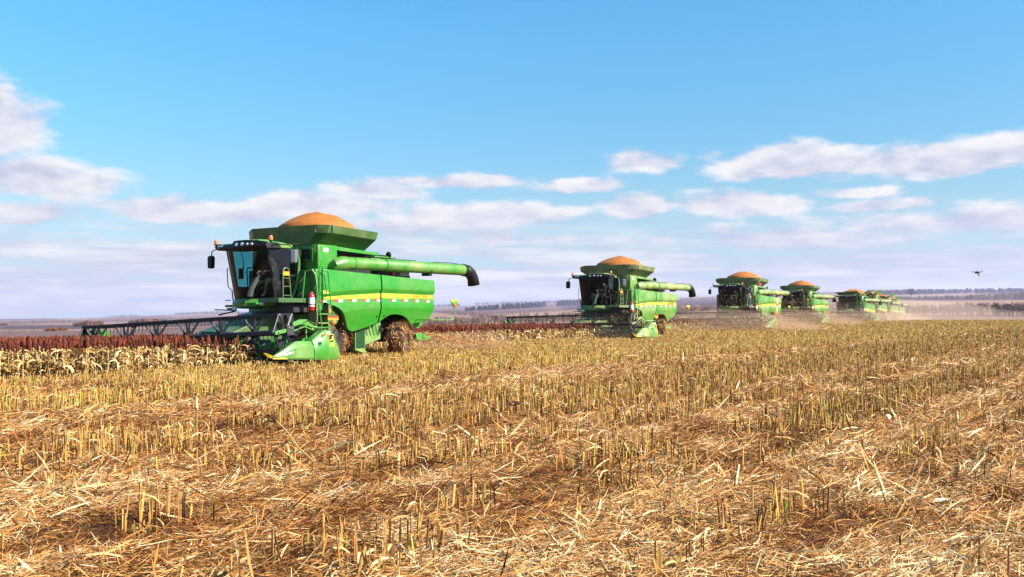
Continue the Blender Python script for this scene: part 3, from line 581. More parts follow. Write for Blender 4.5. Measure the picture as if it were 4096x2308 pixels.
    st = MB(); st.tube([(.98, -.62, 2.02), (.98, -.7, 2.9), (1.0, -.62, 3.02), (1.02, -.3, 3.02), (1.03, -.22, 2.9), (1.06, -.35, 2.05)], .02, 'plastic', 6); st.box((1.1, -.9, 2.65), (1.16, -.72, 3.0), 'plastic'); st.tube([(1.02, -.5, 2.02), (1.02, -.5, 2.75)], .016, 'plastic', 5); st.build('console_frame', c)
    # roof with light bar
    rf = MB()
    fr = [(.55, 3.80), (1.35, 3.86), (1.75, 3.85), (1.97, 3.80)]
    rf.loft([[(.50, -.95, 3.62), (.50, .98, 3.62), (.50, .95, 3.74), (.50, -.92, 3.74)], [(1.2, -1.02, 3.60), (1.2, 1.12, 3.60), (1.2, 1.10, 3.80), (1.2, -1.0, 3.82)], [(1.72, -1.32, 3.62), (1.72, 1.26, 3.60), (1.72, 1.22, 3.80), (1.72, -1.28, 3.77)], [(1.80, -1.32, 3.66), (1.80, 1.26, 3.66), (1.80, 1.22, 3.78), (1.80, -1.28, 3.75)]], 'green')
    rf.loft([[(1.30, -.3, 3.80), (1.30, .95, 3.80), (1.3, .9, 3.86), (1.3, -.25, 3.86)], [(1.86, -.3, 3.78), (1.86, .9, 3.78), (1.84, .85, 3.86), (1.84, -.2, 3.86)]], 'green')
    roof = rf.build('roof', c, bevel=.03, dust=D_ + .25)
    lb = MB()
    lb.loft([[(1.30, l, zb), (fo, l, zb - .0), (fo + .06, l, zb + .10), (fo, l, zt), (1.4, l, zt)] for l, fo, zb, zt in ((-1.34, 1.72, 3.60, 3.73), (-1.15, 1.80, 3.56, 3.775), (-.62, 1.90, 3.53, 3.72), (-.30, 1.95, 3.52, 3.72), (-.14, 1.97, 3.52, 3.83), (.45, 1.99, 3.53, 3.84), (1.05, 1.95, 3.54, 3.80), (1.28, 1.86, 3.56, 3.74), (1.32, 1.55, 3.58, 3.70))], 'plastic')
    bar = lb.build('light_bar', c, smooth=30)
    for l, f, z, w_ in ((-1.02, 1.87, 3.665, .07), (-.84, 1.90, 3.665, .07), (.02, 2.03, 3.70, .075), (.30, 2.04, 3.71, .075), (.54, 2.04, 3.705, .05), (.74, 2.03, 3.70, .055)):
        q = MB(); q.lathe((f - .03, l, z), 0, [(-.02, w_ * .9), (.02, w_), (.03, w_ * .85), (.035, .005)], 'lens', 14)
        q.v = [(v[0], v[1], z + (v[2] - z) * .78) for v in q.v]; q.build('work_light', bar)
    for l, f, z in ((-1.33, 1.72, 3.74), (1.20, 1.64, 3.79)):
        q = MB(); q.lathe((f, l, z), 2, [(-.06, .03), (0, .03), (.0, .07), (.04, .072)], 'plastic', 14); o = q.build('beacon', c); q = MB(); q.lathe((f, l, z), 2, [(.04, .068), (.14, .066), (.175, .05), (.19, .01)], 'amber', 14); q.build('beacon_lens', o)
    mr = MB(); mr.tube([(1.72, 1.25, 3.66), (1.60, 1.55, 3.68), (1.42, 1.78, 3.66), (1.30, 1.80, 3.58), (1.29, 1.80, 3.50)], .02, 'plastic', 7); mr.loft([[(1.30 + dx_ * s_, 1.80 + dy_ * s_, z) for dx_, dy_ in ((.10, -.13), (.10, .06), (.02, .16), (-.10, .13), (-.10, -.06))] for z, s_ in ((3.09, .75), (3.12, 1), (3.48, 1.05), (3.52, .8))], 'grey'); mr.build('mirror', c, bevel=.02)
    mr = MB(); mr.tube([(1.72, -1.32, 3.62), (1.66, -1.62, 3.56), (1.62, -1.70, 3.40)], .02, 'plastic', 7); mr.loft([[(1.62 + dx_ * s_, -1.70 + dy_ * s_, z) for dx_, dy_ in ((.07, -.11), (.08, .10), (-.05, .11), (-.08, -.10))] for z, s_ in ((3.0, .75), (3.04, 1), (3.36, 1.05), (3.42, .7))], 'plastic'); mr.build('mirror', c, bevel=.02)
    # nose panel under the windscreen
    ns = MB(); rings = []
    for l in np.linspace(-.97, .97, 21):
        k = (1 - (abs(l) / 1.0) ** 2.4); f = 1.2 + .42 * k; zt = 2.0; zb = 1.70 - .03 * k + .10 * (abs(l) ** 3)
        rings.append([(f - .3, l, zb), (f - .02, l, zb), (f + .10, l, zb + .06), (f + .12, l, 1.86), (f + .05, l, 1.95), (f - .1, l, zt)])
    ns.loft(rings, 'green'); n_ = ns.build('nose_panel', c, smooth=40, dust=D_ + .1)
    emblem(n_, 1.755, 1.83, .10, .15, .21, axis='x', rim='green')
    q = MB(); q.lathe((1.62, .78, 1.84), 0, [(-.05, .07), (.02, .07), (.035, .055), (.04, .01)], 'lens', 14); q.build('headlight', n_); q = MB(); q.lathe((1.66, .56, 1.83), 0, [(-.05, .06), (.05, .06), (.06, .05)], 'green', 12); q.box((1.3, .35, 1.60), (1.7, .75, 1.63), 'green'); q.build('lamp_bracket', n_)
    # right-hand lamps, arms and number plate
    q = MB(); q.box((1.28, -1.25, 1.72), (1.42, -.98, 1.80), 'green'); q.box((1.3, -1.15, 1.60), (1.42, -1.0, 1.70), 'darkred'); q.box((1.35, -1.05, 1.93), (1.45, -1.2, 1.96), 'green'); q.tube([(1.5, -.75, 1.62), (1.75, -1.35, 1.64)], .022, 'green_dark', 6); q.tube([(1.5, -.6, 1.60), (1.75, -1.15, 1.47)], .026, 'plastic', 6); q.tube([(1.45, -.55, 1.6), (1.45, -.5, 1.25)], .012, 'plastic', 5); q.build('lamp_arm', t, dust=.3)
    q = MB(); q.box((1.36, -.97, 1.58), (1.375, -.72, 1.76), 'white'); q.build('number_plate', c)
    # platform, rails, ladder
    mb = MB(); mb.box((.66, .97, 1.86), (1.95, 1.92, 2.0), 'green_dark'); mb.box((.64, 1.4, 1.855), (.92, 1.935, 1.99), 'green_dark'); mb.box((.1, .9, 1.84), (.7, 1.9, 1.98), 'green_dark'); pf = mb.build('platform', t, bevel=.012, dust=D_)  # platform in the darker green, its shade painted in
    mb = MB()
    hoop = [(1.76, 1.9, 1.9)] + [(1.645 + .125 * math.cos(a), 1.9, 2.80 + .14 * math.sin(a)) for a in np.linspace(0, PI, 9)] + [(1.42, 1.9, 1.9)]
    mb.tube(hoop, .022, 'green_dark', 8)  # hoop in the darker green, which paints shade onto it
    for z in (2.62, 2.36, 2.08): mb.tube([(1.77, 1.9, z), (1.46 if z < 2.5 else 1.51, 1.9, z)], .016, 'green_dark', 6)
    h = mb.build('guard_rail', pf, dust=.1); mb = MB(); mb.box((1.53, 1.908, 2.70), (1.755, 1.916, 2.82), 'orange'); mb.build('orange_reflector', h)
    for pth, r_ in (([(.82, 1.75, 1.95), (.80, 1.85, 2.85), (.66, 2.02, 2.92), (.60, 2.1, 2.75), (.33, 2.12, 1.10)], .022), ([(.30, 2.1, 3.22), (.44, 2.1, 2.85), (.58, 2.05, 2.3)], .02), ([(.22, 2.02, 2.95), (.22, 2.02, 1.78)], .026), ([(.22, 2.02, 2.93), (.12, 2.08, 2.91), (.04, 2.1, 2.85), (-.12, 2.12, 1.40)], .02)):
        mb = MB(); mb.tube(pth, r_, 'green', 7); mb.build('hand_rail', pf, dust=.1)
    def chain(a, b, sag):
        P = [Vector(a).lerp(Vector(b), u_) + Vector((0, 0, -sag * 4 * u_ * (1 - u_))) for u_ in np.linspace(0, 1, 15)]; q = MB()
        for i in range(14):
            d = (P[i + 1] - P[i]); q.tube([P[i] - d * .05, P[i] + d * .5, P[i + 1] + d * .05], [.006, .013, .006], 'plastic', 5)
        return q.build('chain', pf, dust=.4)
    chain((1.46, 1.9, 2.72), (.80, 1.82, 2.70), .22); chain((1.43, 1.9, 2.38), (.80, 1.8, 2.30), .24); chain((.62, 2.06, 2.5), (.22, 2.03, 2.5), .12); chain((.24, 2.05, 3.0), (.24, 2.05, 1.9), .0)
    ld = MB()
    for z in (1.50, 1.21, .95): ld.box((-.10, 1.65, z - .02), (.36, 2.02, z + .02), 'green')
    ld.box((.36, 1.62, .9), (.44, 1.98, 1.86), 'green_dark'); ld.box((-.20, 1.72, .95), (-.10, 1.98, 1.80), 'green_dark'); ld.box((.05, 1.62, 1.55), (.33, 1.66, 1.8), 'yel_txt'); ld.build('ladder', t, bevel=.01, dust=D_ + .35)
    q = MB(); q.box((-.19, 1.98, 1.55), (-.12, 2.0, 1.66), 'orange'); q.build('side_marker', t)
    ex = MB(); ex.lathe((.72, 2.06, 1.62), 2, [(0, .085), (.01, .092), (.47, .092), (.52, .07), (.55, .03)], 'red', 16); ex.lathe((.72, 2.06, 1.62), 2, [(.20, .0935), (.40, .0935)], 'white', 16); ex.lathe((.72, 2.06, 1.62), 2, [(.125, .0935), (.165, .0935)], 'white', 16); ex.lathe((.72, 2.06, 1.62), 2, [(.175, .097), (.195, .097)], 'plastic', 16)
    ex.box((.69, 2.03, 2.17), (.75, 2.09, 2.20), 'steel'); ex.tube([(.74, 2.06, 2.2), (.6, 2.1, 2.22), (.55, 2.1, 2.05)], .009, 'plastic', 5); ex.build('fire_extinguisher', t)
    # ---- feeder house
    mb = MB(); mb.prism([(.0, 1.7), (.0, .9), (2.5, .25), (2.75, .95), (1.2, 1.5)], 1, -.78, .78, 'green_dark'); mb.box((-.55, .72, 1.05), (.35, 1.35, 1.5), 'green'); mb.tube([(.6, .95, 1.75), (.6, .95, 1.55)], .1, 'plastic', 10); mb.box((-.1, .6, 1.55), (1.15, 1.7, 1.82), 'black'); mb.build('feeder_house', t, bevel=.02, dust=D_ + .1)
    # ---- wheels
    def wheel(name, f, l, z, rad, wd, rim_r, steer, n_lug, straw):
        q = MB(); h = wd / 2; q.lathe((0, 0, 0), 1, [(-h * .8, rim_r), (-h, rim_r * 1.15), (-h, rad * .86), (-h * .85, rad * .95), (h * .85, rad * .95), (h, rad * .86), (h, rim_r * 1.15), (h * .8, rim_r)], 'tyre', 36)
        for k in range(n_lug):
            for s_ in (1, -1):
                a = 2 * PI * (k + (.5 if s_ > 0 else 0)) / n_lug; r0 = rad * .93
                P = [(math.cos(a + da) * rr, s_ * y * h, math.sin(a + da) * rr) for da, y, rr in ((0, .02, r0), (.09, .02, r0), (.30, .98, r0 * .98), (.21, .98, r0 * .98), (0, .02, rad), (.08, .02, rad), (.28, .95, rad * .98), (.21, .95, rad * .98))]
                q.add(P, [(0, 1, 2, 3), (4, 5, 6, 7), (0, 1, 5, 4), (1, 2, 6, 5), (2, 3, 7, 6), (3, 0, 4, 7)], 'tyre')
        ty = q.build(name, t, smooth=30); ty.location = (f, l, z); ty.rotation_euler = (0, 0, steer)
        q = MB(); q.lathe((0, 0, 0), 1, [(h * .82, rim_r), (h * .80, rim_r * .96), (h * .2, rim_r * .86), (h * .1, rim_r * .5), (h * .35, rim_r * .42), (h * .4, rim_r * .1)], 'rim', 28)
        for k in range(8): q.lathe((rim_r * .3 * math.cos(k * PI / 4), 0, rim_r * .3 * math.sin(k * PI / 4)), 1, [(h * .36, .022), (h * .46, .022)], 'steel', 6)
        rm_ = q.build('rim', ty)
        if name == 'front_wheel':
            for k_ in range(len(rm_.data.materials)): rm_.data.materials[k_] = M['tyre']
        th = RNG.uniform(0, 2 * PI, 700); yy = RNG.uniform(-h, h, 700); pts = np.stack([np.cos(th) * rad, yy, np.sin(th) * rad], 1)
        th2 = RNG.uniform(0, 2 * PI, 300); r2 = RNG.uniform(rim_r * 1.1, rad, 300); p2 = np.stack([np.cos(th2) * r2, np.full(300, h * 1.02), np.sin(th2) * r2], 1)
        if straw: straw_on(ty, 'caked_straw', np.concatenate([pts, p2]), np.concatenate([pts, p2]), straw, .22)
        return ty
    wheel('front_wheel', -.62, 1.22, .93, .95, .66, .45, 0, 18, 2200); wheel('front_wheel', -.62, -1.22, .93, .95, .66, .45, 0, 18, 0)
    wheel('rear_wheel', -4.12, 1.45, .60, .66, .56, .36, R(24), 16, 1900); wheel('rear_wheel', -4.12, -1.45, .60, .66, .56, .36, R(24), 16, 0)
    # ---- rear: spreader, warning lamp on its rod
    mb = MB(); mb.prism([(-5.3, .75), (-5.35, .52), (-5.9, .50), (-6.25, .60), (-5.95, .66), (-5.8, .76)], 1, -1.2, 1.25, 'green'); mb.box((-4.9, -1.0, .7), (-5.5, 1.0, 1.15), 'black'); mb.build('straw_spreader', t, bevel=.015, dust=D_ + .2)
    mb = MB(); mb.tube([(-4.6, 1.8, 1.28), (-4.7, 2.5, 1.275), (-5.85, 2.5, 1.27), (-5.96, 2.5, 1.30), (-5.99, 2.5, 1.40), (-5.99, 2.5, 1.80)], .018, 'green', 7); rd = mb.build('lamp_rod', t, dust=.2); reflect_sign(rd, -5.99, 2.5, 1.90, 'hazard_plate', 1, facing=-.2)
    # ---- cutting header
    hd = MB()
    hd.prism([(1.9, .25), (1.9, .74), (2.02, .75), (2.10, .32), (2.25, .22), (3.35, .10), (3.38, .06), (2.2, .10)], 1, -4.5, 4.0, 'black')  # green frame coloured black, painting in the shade under the reel
    hd.tube([(1.95, -4.5, .74), (1.95, 4.0, .74)], .065, 'black', 8); hd.box((1.85, -1.2, .55), (2.0, 1.2, 1.0), 'black')  # tube and middle box black for the same painted shade
    hd.prism([(2.0, .85), (1.7, 1.15), (1.6, 1.15), (1.6, .8)], 1, -.8, .8, 'green_dark')
    for k in range(44): l = -3.95 + k * .182; hd.prism([(l - .03, .075), (l + .03, .075), (l + .006, .075), (l - .006, .075)], 0, 3.36, 3.50, 'steel')
    for k in range(44): l = -3.95 + k * .182; hd.box((3.34, l - .018, .07), (3.50, l + .018, .11), 'plastic')
    head = hd.build('cutting_header', t, dust=D_ + .3)
    au = MB(); au.tube([(2.55, -3.9, .50), (2.55, 3.9, .50)], .19, 'green', 18); au.build('feed_auger', head, dust=D_ + .1)
    for s_ in (1, -1):
        fl = MB(); n_t = 5.5; rings = []
        for u_ in np.linspace(0, 1, 110):
            a = 2 * PI * n_t * u_ * s_; l = s_ * (3.9 - 3.1 * u_); rings.append([(2.55 + rr * math.cos(a), l, .50 + rr * math.sin(a)) for rr in (.18, .315)])
        fl.loft(rings, 'green', cap=False, closed=False); fl.build('auger_flighting', head, solid=.008, smooth=60)
    sk = MB(); sk.prism([(2.9, .16), (2.9, .03), (2.4, .0), (1.9, .03), (1.9, .16)], 1, 3.55, 3.85, 'green'); sk.lathe((2.72, 3.95, .14), 1, [(-.05, .1), (-.05, .14), (.05, .14), (.05, .1)], 'console', 18); sk.build('skid_shoe', head, dust=.6)
    # dividers
    def divider(s_):
        d = MB(); y0 = 3.95 if s_ > 0 else 4.42; 
        def Y(o): return s_ * (y0 + o)
        nose = []
        for f, zb, zt, yi, yo in ((4.14, .30, .345, .12, .20), (3.85, .255, .48, .05, .27), (3.34, .235, .745, 0, .32), (3.05, .225, .755, -.03, .34), (2.74, .215, .735, -.03, .34)):
            sh = (zt - zb) * .30; nose.append([(f, Y(yi), zb), (f, Y(yo - .03), zb), (f, Y(yo), zb + .05), (f, Y(yo - .01), zt - sh), (f, Y((yi + yo) / 2 + .05), zt), (f, Y(yi), zt - sh * .35)])
        d.loft(nose, 'green'); o = d.build('crop_divider', t, smooth=32, dust=D_ + .18, bevel=.008)
        d = MB(); rear = []
        for f, zb, zt, yi, yo in ((2.715, .205, .76, -.06, .33), (2.45, .175, .93, -.06, .35), (2.20, .175, 1.06, -.06, .35), (1.96, .18, 1.03, -.06, .33), (1.78, .185, .80, -.06, .31), (1.64, .20, .50, -.06, .27), (1.61, .24, .30, -.05, .23)):
            sh = (zt - zb) * .22; rear.append([(f, Y(yi), zb), (f, Y(yo - .04), zb), (f, Y(yo), zb + .08), (f, Y(yo + .015), zb + (zt - zb) * .45), (f, Y(yo - .03), zt - sh), (f, Y(yo - .14), zt), (f, Y(yi), zt - .02)])
        d.loft(rear, 'green'); d.build('divider_cover', o, smooth=32, bevel=.01, dust=D_ + .15)
        d = MB(); d.loft([[(4.45, Y(.16) , .44), (4.44, Y(.165), .43), (4.45, Y(.17), .43)], [(4.36, Y(.11), .45), (4.34, Y(.16), .36), (4.36, Y(.22), .44)], [(4.2, Y(.11), .39), (4.2, Y(.16), .30), (4.2, Y(.22), .38)], [(4.14, Y(.14), .36), (4.14, Y(.16), .31), (4.14, Y(.19), .35)]], 'yellow'); d.tube([(4.16, Y(.2), .29), (3.74, Y(.31), .275)], .022, 'yellow', 6); d.build('divider_tip', o, smooth=40)
        return o
    dv = divider(1); divider(-1)
    emblem(dv, 2.08, .80, 4.295, .20, .25)
    put_text('625F', .11, 2.17, .575, 0, 'yel_txt', dv, width=.24, yfun=lambda f, z: 4.305)
    q = MB(); q.add([(2.40, 4.288, .88), (2.26, 4.288, .925), (2.25, 4.283, .975), (2.39, 4.283, .93)], [(0, 1, 2, 3)], 'redtape'); q.add([(2.26, 4.288, .925), (2.12, 4.288, .965), (2.11, 4.283, 1.015), (2.25, 4.283, .975)], [(0, 1, 2, 3)], 'white'); q.build('reflective_tape', dv, smooth=0)
    q = MB(); q.add([(3.86, 4.232, .385), (3.50, 4.268, .475), (3.50, 4.268, .425), (3.86, 4.232, .345)], [(0, 1, 2, 3)], 'white'); q.build('scuffed_sticker', dv, smooth=0)
    q = MB(); q.lathe((2.52, 4.29, .66), 1, [(-.02, .065), (.008, .065), (.01, .05), (-.005, .045)], 'green', 14); q.box((2.47, 4.29, .645), (2.57, 4.305, .675), 'plastic'); q.build('latch', dv)
    # reel
    rl = MB(); rc = (2.92, 1.0); rl.tube([(rc[0], -4.2, rc[1]), (rc[0], 3.36, rc[1])], .085, 'navy', 14); reel = rl.build('reel', t, dust=.05)
    for k in range(6):
        a = R(60 * k + 0); cx, cz = rc[0] + .585 * math.cos(a), rc[1] + .585 * math.sin(a); q = MB(); q.tube([(cx, -4.2, cz), (cx, 3.38, cz)], .034, 'black', 8)
        for j in range(51):
            l = -4.13 + j * .148; q.box((cx - .045, l - .066, cz - .05), (cx + .045, l + .062, cz + .048), 'black')
            q.tube([(cx - .02, l, cz - .03), (cx - .05, l, cz - .15), (cx - .02 + .0, l, cz - .27)], [.010, .009, .006], 'black', 4)
        q.build('reel_bat', reel, smooth=0, dust=0.0)
    for l in np.linspace(-3.95, 2.25, 6):
        q = MB()
        for k in range(6):
            a = R(60 * k); e = Vector((math.cos(a), 0, math.sin(a))); c0 = Vector((rc[0], l, rc[1])); off = Vector((0, .0, 0))
            for s_ in (1, -1):
                b = c0 + e * .10 + Vector((0, .03 * s_, 0)); tp = c0 + e * .56 + Vector((0, .17 * s_, 0)); n_ = Vector((-e.z, 0, e.x))
                q.add([b - n_ * .05, b + n_ * .05, tp + n_ * .028, tp - n_ * .028, b - n_ * .05 + Vector((0, .02, 0)), b + n_ * .05 + Vector((0, .02, 0)), tp + n_ * .028 + Vector((0, .02, 0)), tp - n_ * .028 + Vector((0, .02, 0))], [(0, 1, 2, 3), (7, 6, 5, 4), (0, 4, 5, 1), (1, 5, 6, 2), (2, 6, 7, 3), (3, 7, 4, 0)], 'black')
            for s_ in (1, -1): q.lathe(tuple(c0 + e * .15 + Vector((0, .05 * s_, 0))), 1, [(-.012, .016), (.012, .016)], 'steel', 6)
        q.lathe((rc[0], l, rc[1]), 1, [(-.05, .13), (.05, .13)], 'black', 12); q.build('reel_spider', reel, smooth=0, dust=0.0)
    for l in (3.34, -4.18):                                         # end plates: hexagon with six round cut-outs
        q = MB(); 
        def ringpt(a, rr): return (rc[0] + rr * math.cos(a), l, rc[1] + rr * math.sin(a))
        for k in range(6):
            a0, a1 = R(60 * k), R(60 * k + 60); am = (a0 + a1) / 2
            hole = [(rc[0] + .36 * math.cos(am) + (.155 * math.cos(b) * math.cos(am) - .115 * math.sin(b) * math.sin(am)), rc[1] + .36 * math.sin(am) + (.155 * math.cos(b) * math.sin(am) + .115 * math.sin(b) * math.cos(am))) for b in np.linspace(0, 2 * PI, 13)[:-1]]
            P0, P1, C_ = np.array([rc[0] + .63 * math.cos(a0), rc[1] + .63 * math.sin(a0)]), np.array([rc[0] + .63 * math.cos(a1), rc[1] + .63 * math.sin(a1)]), np.array(rc)
            def edge(b):                                            # outer triangle border in the direction of hole angle b
                if abs(b) < 1e-6: return (P0 + P1) / 2
                d = np.array([.155 * math.cos(b) * math.cos(am) - .115 * math.sin(b) * math.sin(am), .155 * math.cos(b) * math.sin(am) + .115 * math.sin(b) * math.cos(am)]); o_ = np.array([rc[0] + .36 * math.cos(am), rc[1] + .36 * math.sin(am)]); best = 9
                for A_, B_ in ((P0, P1), (P1, C_), (C_, P0)):
                    Mx = np.array([d, -(B_ - A_)]).T
                    if abs(np.linalg.det(Mx)) < 1e-9: continue
                    s1, s2 = np.linalg.solve(Mx, A_ - o_)
                    if s1 > 0 and -1e-6 <= s2 <= 1 + 1e-6: best = min(best, s1)
                return o_ + d * best
            bs = np.linspace(0, 2 * PI, 13)[:-1]; outer = [edge(b) for b in bs]
            for th_ in (0, .02):
                vs = [(p[0], l + th_, p[1]) for p in hole] + [(p[0], l + th_, p[1]) for p in outer]; q.add(vs, [(i, (i + 1) % 12, 12 + (i + 1) % 12, 12 + i) for i in range(12)], 'black')
            q.lathe((rc[0] + .59 * math.cos(a0), l, rc[1] + .59 * math.sin(a0)), 1, [(-.02, .035), (.05, .035)], 'steel', 8)
            q.tube([(rc[0] + .2 * math.cos(a0), l + .02, rc[1] + .2 * math.sin(a0)), (rc[0] + .6 * math.cos(a0), l + .02, rc[1] + .6 * math.sin(a0))], .035, 'black', 5)
            q.tube([(rc[0] + .60 * math.cos(a0), l + .01, rc[1] + .60 * math.sin(a0)), (rc[0] + .60 * math.cos(a1), l + .01, rc[1] + .60 * math.sin(a1))], .022, 'black', 5)
        q.build('reel_end_plate', reel, smooth=0, dust=.05)
    for s_ in (1, -1):                                              # arms that carry the reel
        y = 3.62 if s_ > 0 else -4.42; q = MB()
        pts = [(1.9, 1.02, .07), (2.12, 1.16, .085), (2.40, 1.27, .085), (2.68, 1.28, .075), (2.95, 1.20, .06)]
        q.loft([[(f, y - .035, z - h_), (f, y + .035, z - h_), (f, y + .035, z + h_), (f, y - .035, z + h_)] for f, z, h_ in pts], 'green')
        q.box((2.92, y - .05, .90), (3.20, y + .06, 1.18), 'black'); q.box((3.15, y - .04, .955), (3.62, y + .03, 1.06), 'green', Matrix.Rotation(R(9), 3, 'Y'))
        q.tube([(2.0, y + .06, .98), (2.55, y + .06, 1.14), (2.95, y + .06, 1.02)], .025, 'green', 6); q.tube([(2.42, y, 1.2), (2.42, y, .55)], .03, 'green', 6); q.tube([(1.95, y + .05, 1.12), (2.4, y + .07, 1.33), (2.7, y + .08, 1.18), (2.95, y + .08, .88)], .014, 'plastic', 5)
        for f, z in ((3.02, 1.10), (3.12, 1.12), (3.5, 1.0)): q.lathe((f, y + .06, z), 1, [(-.02, .022), (.02, .022)], 'steel', 8)
        o = q.build('reel_arm', t, smooth=25, dust=D_ + .1, bevel=.006); q = MB(); q.box((2.02, y + .04, 1.06), (2.22, y + .047, 1.12), 'yel_txt', Matrix.Rotation(R(28), 3, 'Y')); q.build('warning_sticker', o, smooth=0)
    q = MB(); q.tube([(2.45, 3.9, 1.13), (2.1, 4.1, 1.11), (1.97, 4.18, 1.14), (1.93, 4.2, 1.22)], .022, 'green', 7); q.tube([(1.95, 4.18, 1.1), (1.95, 4.15, .9)], .018, 'green', 6); rd = q.build('lamp_rod', t, dust=.2); reflect_sign(rd, 1.91, 4.2, 1.35, 'hazard_plate', 2, facing=-.55)
    q = MB(); q.tube([(2.2, -3.3, 1.05), (2.2, -3.1, 1.1), (2.2, -3.05, 1.25)], .02, 'plastic', 6); q.lathe((2.2, -3.05, 1.38), 0, [(-.03, .08), (.03, .08)], 'amber', 12); q.build('marker_lamp', head)
    q = MB(); q.prism([(1.9, 1.0), (2.1, 1.25), (2.6, 1.32), (3.1, 1.2), (3.1, 1.1), (2.5, 1.12), (2.1, .95)], 1, -4.45, -4.28, 'green'); q.build('end_shield', head, dust=.1)
    return t

def grain_heap(loc, rz, h, label):
    n, k = 64, 26; V = []
    for i in range(k + 1):
        rho = i / k
        for j in range(n):
            a = 2 * PI * j / n; prof = 1 - .78 * rho ** 2.0 - .45 * max(0, (rho - .86) / .14) ** 1.5
            z = 4.24 + h * prof * (1 + .05 * math.sin(a * 2 + 1 + loc[0]) + .03 * math.sin(a * 3 + loc[1])) + .016 * math.sin(a * 5 + rho * 9) + random.uniform(-.009, .009)
            V.append((-1.32 + 1.28 * rho * math.cos(a), .12 + 1.62 * rho * math.sin(a), z))
    F = [(i * n + j, i * n + (j + 1) % n, (i + 1) * n + (j + 1) % n, (i + 1) * n + j) for i in range(k) for j in range(n)]
    mb = MB(); mb.add(V, F, 'grain'); o = mb.build('grain_heap', None, smooth=80); o.location = loc; o.rotation_euler = (0, 0, rz)
    return tag(o, label, 'grain heap', 'heaps of grain in the harvester tanks')

RZ = math.atan2(-CA, -SA)
def lpos(base, f, l): return (base[0] - SA * f + CA * l, base[1] - CA * f - SA * l)
POS = [(-7.61, 33.22, 0), (5.66, 59.47, -.08), (19.15, 85.0, -.01), (32.17, 112.71, .03), (45.5, 134.0, None), (54.3, 153.0, None), (63.8, 173.0, None), (73.3, 194.0, None)]
LAB = ['nearest green combine harvester, clean paint, cutting at the edge of the red sorghum', 'second green combine harvester, dusty pale unloading tube, behind the nearest one',
       'third green combine harvester, person on its platform, brown dirt band on its side', 'fourth green combine harvester, cab half hidden by the tube ahead of it',
       'fifth harvester in the row, first with square upright tank flaps', 'sixth harvester in the row, just behind the first one with square flaps', 'seventh harvester in the row, next to last in the dust', 'farthest harvester at the dusty right end of the row']
HLAB = ['large orange grain heap in the tank of the nearest harvester', 'orange grain heap in the tank of the second harvester', 'orange grain heap on the harvester with the standing person', 'orange grain heap on the fourth harvester',
        'orange grain heap behind the flaps of the fifth harvester', 'small orange grain heap on the sixth harvester', 'small orange grain heap on the seventh harvester', 'small orange grain heap on the farthest harvester']
protoA = make_combine('A', .09); protoB = make_combine('B', .28)
DUST = [None, .34, .28, .26, 0, .05, .1, .12]; ROLL = [3.2, 1.6, 1.0, .8, 0, 0, 0, 0]
machines = []
for i, (x, y, z) in enumerate(POS):
    if z is None: z = float(ground_z(x, y)) - (.30, .18, .28, .30)[i - 4]
    proto = protoA if i < 4 else protoB
    o = proto if i in (0, 4) else copy_tree(proto)
    o.location = (x, y, z); o.rotation_euler = (0, 0, RZ); tag(o, LAB[i], 'combine harvester', 'combine harvesters working in a row'); machines.append(o)
    def setd(q, f=1.0):
        if 'dust' in q.keys(): q['dust'] = min(1.3, q['dust'] + DUST[i])
        for c_ in q.children: setd(c_)
    if DUST[i]: setd(o)
    hp = grain_heap((x, y, z - (.0 if i < 4 else .25)), RZ, (.72 if i < 4 else .66), HLAB[i])
for i, o in enumerate(machines):
    for c_ in o.children:
        nm = c_.name.split('.')[0]
        far_side = nm in ('reel_arm', 'crop_divider') and c_.data.vertices[0].co.y < 0
        if nm in ('cutting_header', 'reel') or far_side or nm == 'reel_arm':
            up = nm in ('reel', 'reel_arm'); rot_about(c_, R(ROLL[i] * (1.0 if up else .7)), R(11.5) if (nm in ('cutting_header', 'reel') or far_side) else 0, (2.9, 3.6, .9 if up else .2))
        if i == 2 and nm in ('rear_side_panel', 'side_panel'):
            c_['band'] = 1.0
            for g_ in c_.children: g_['band'] = 1.0
        if nm == 'side_flap' and i == 4: c_.matrix_local = Matrix.Translation((0, 1.35, 3.72)) @ Matrix.Rotation(R(-24), 4, 'X') @ Matrix.Translation((0, -1.35, -3.72))
        if nm == 'unloading_tube' and i >= 1: c_['dust'] = .85


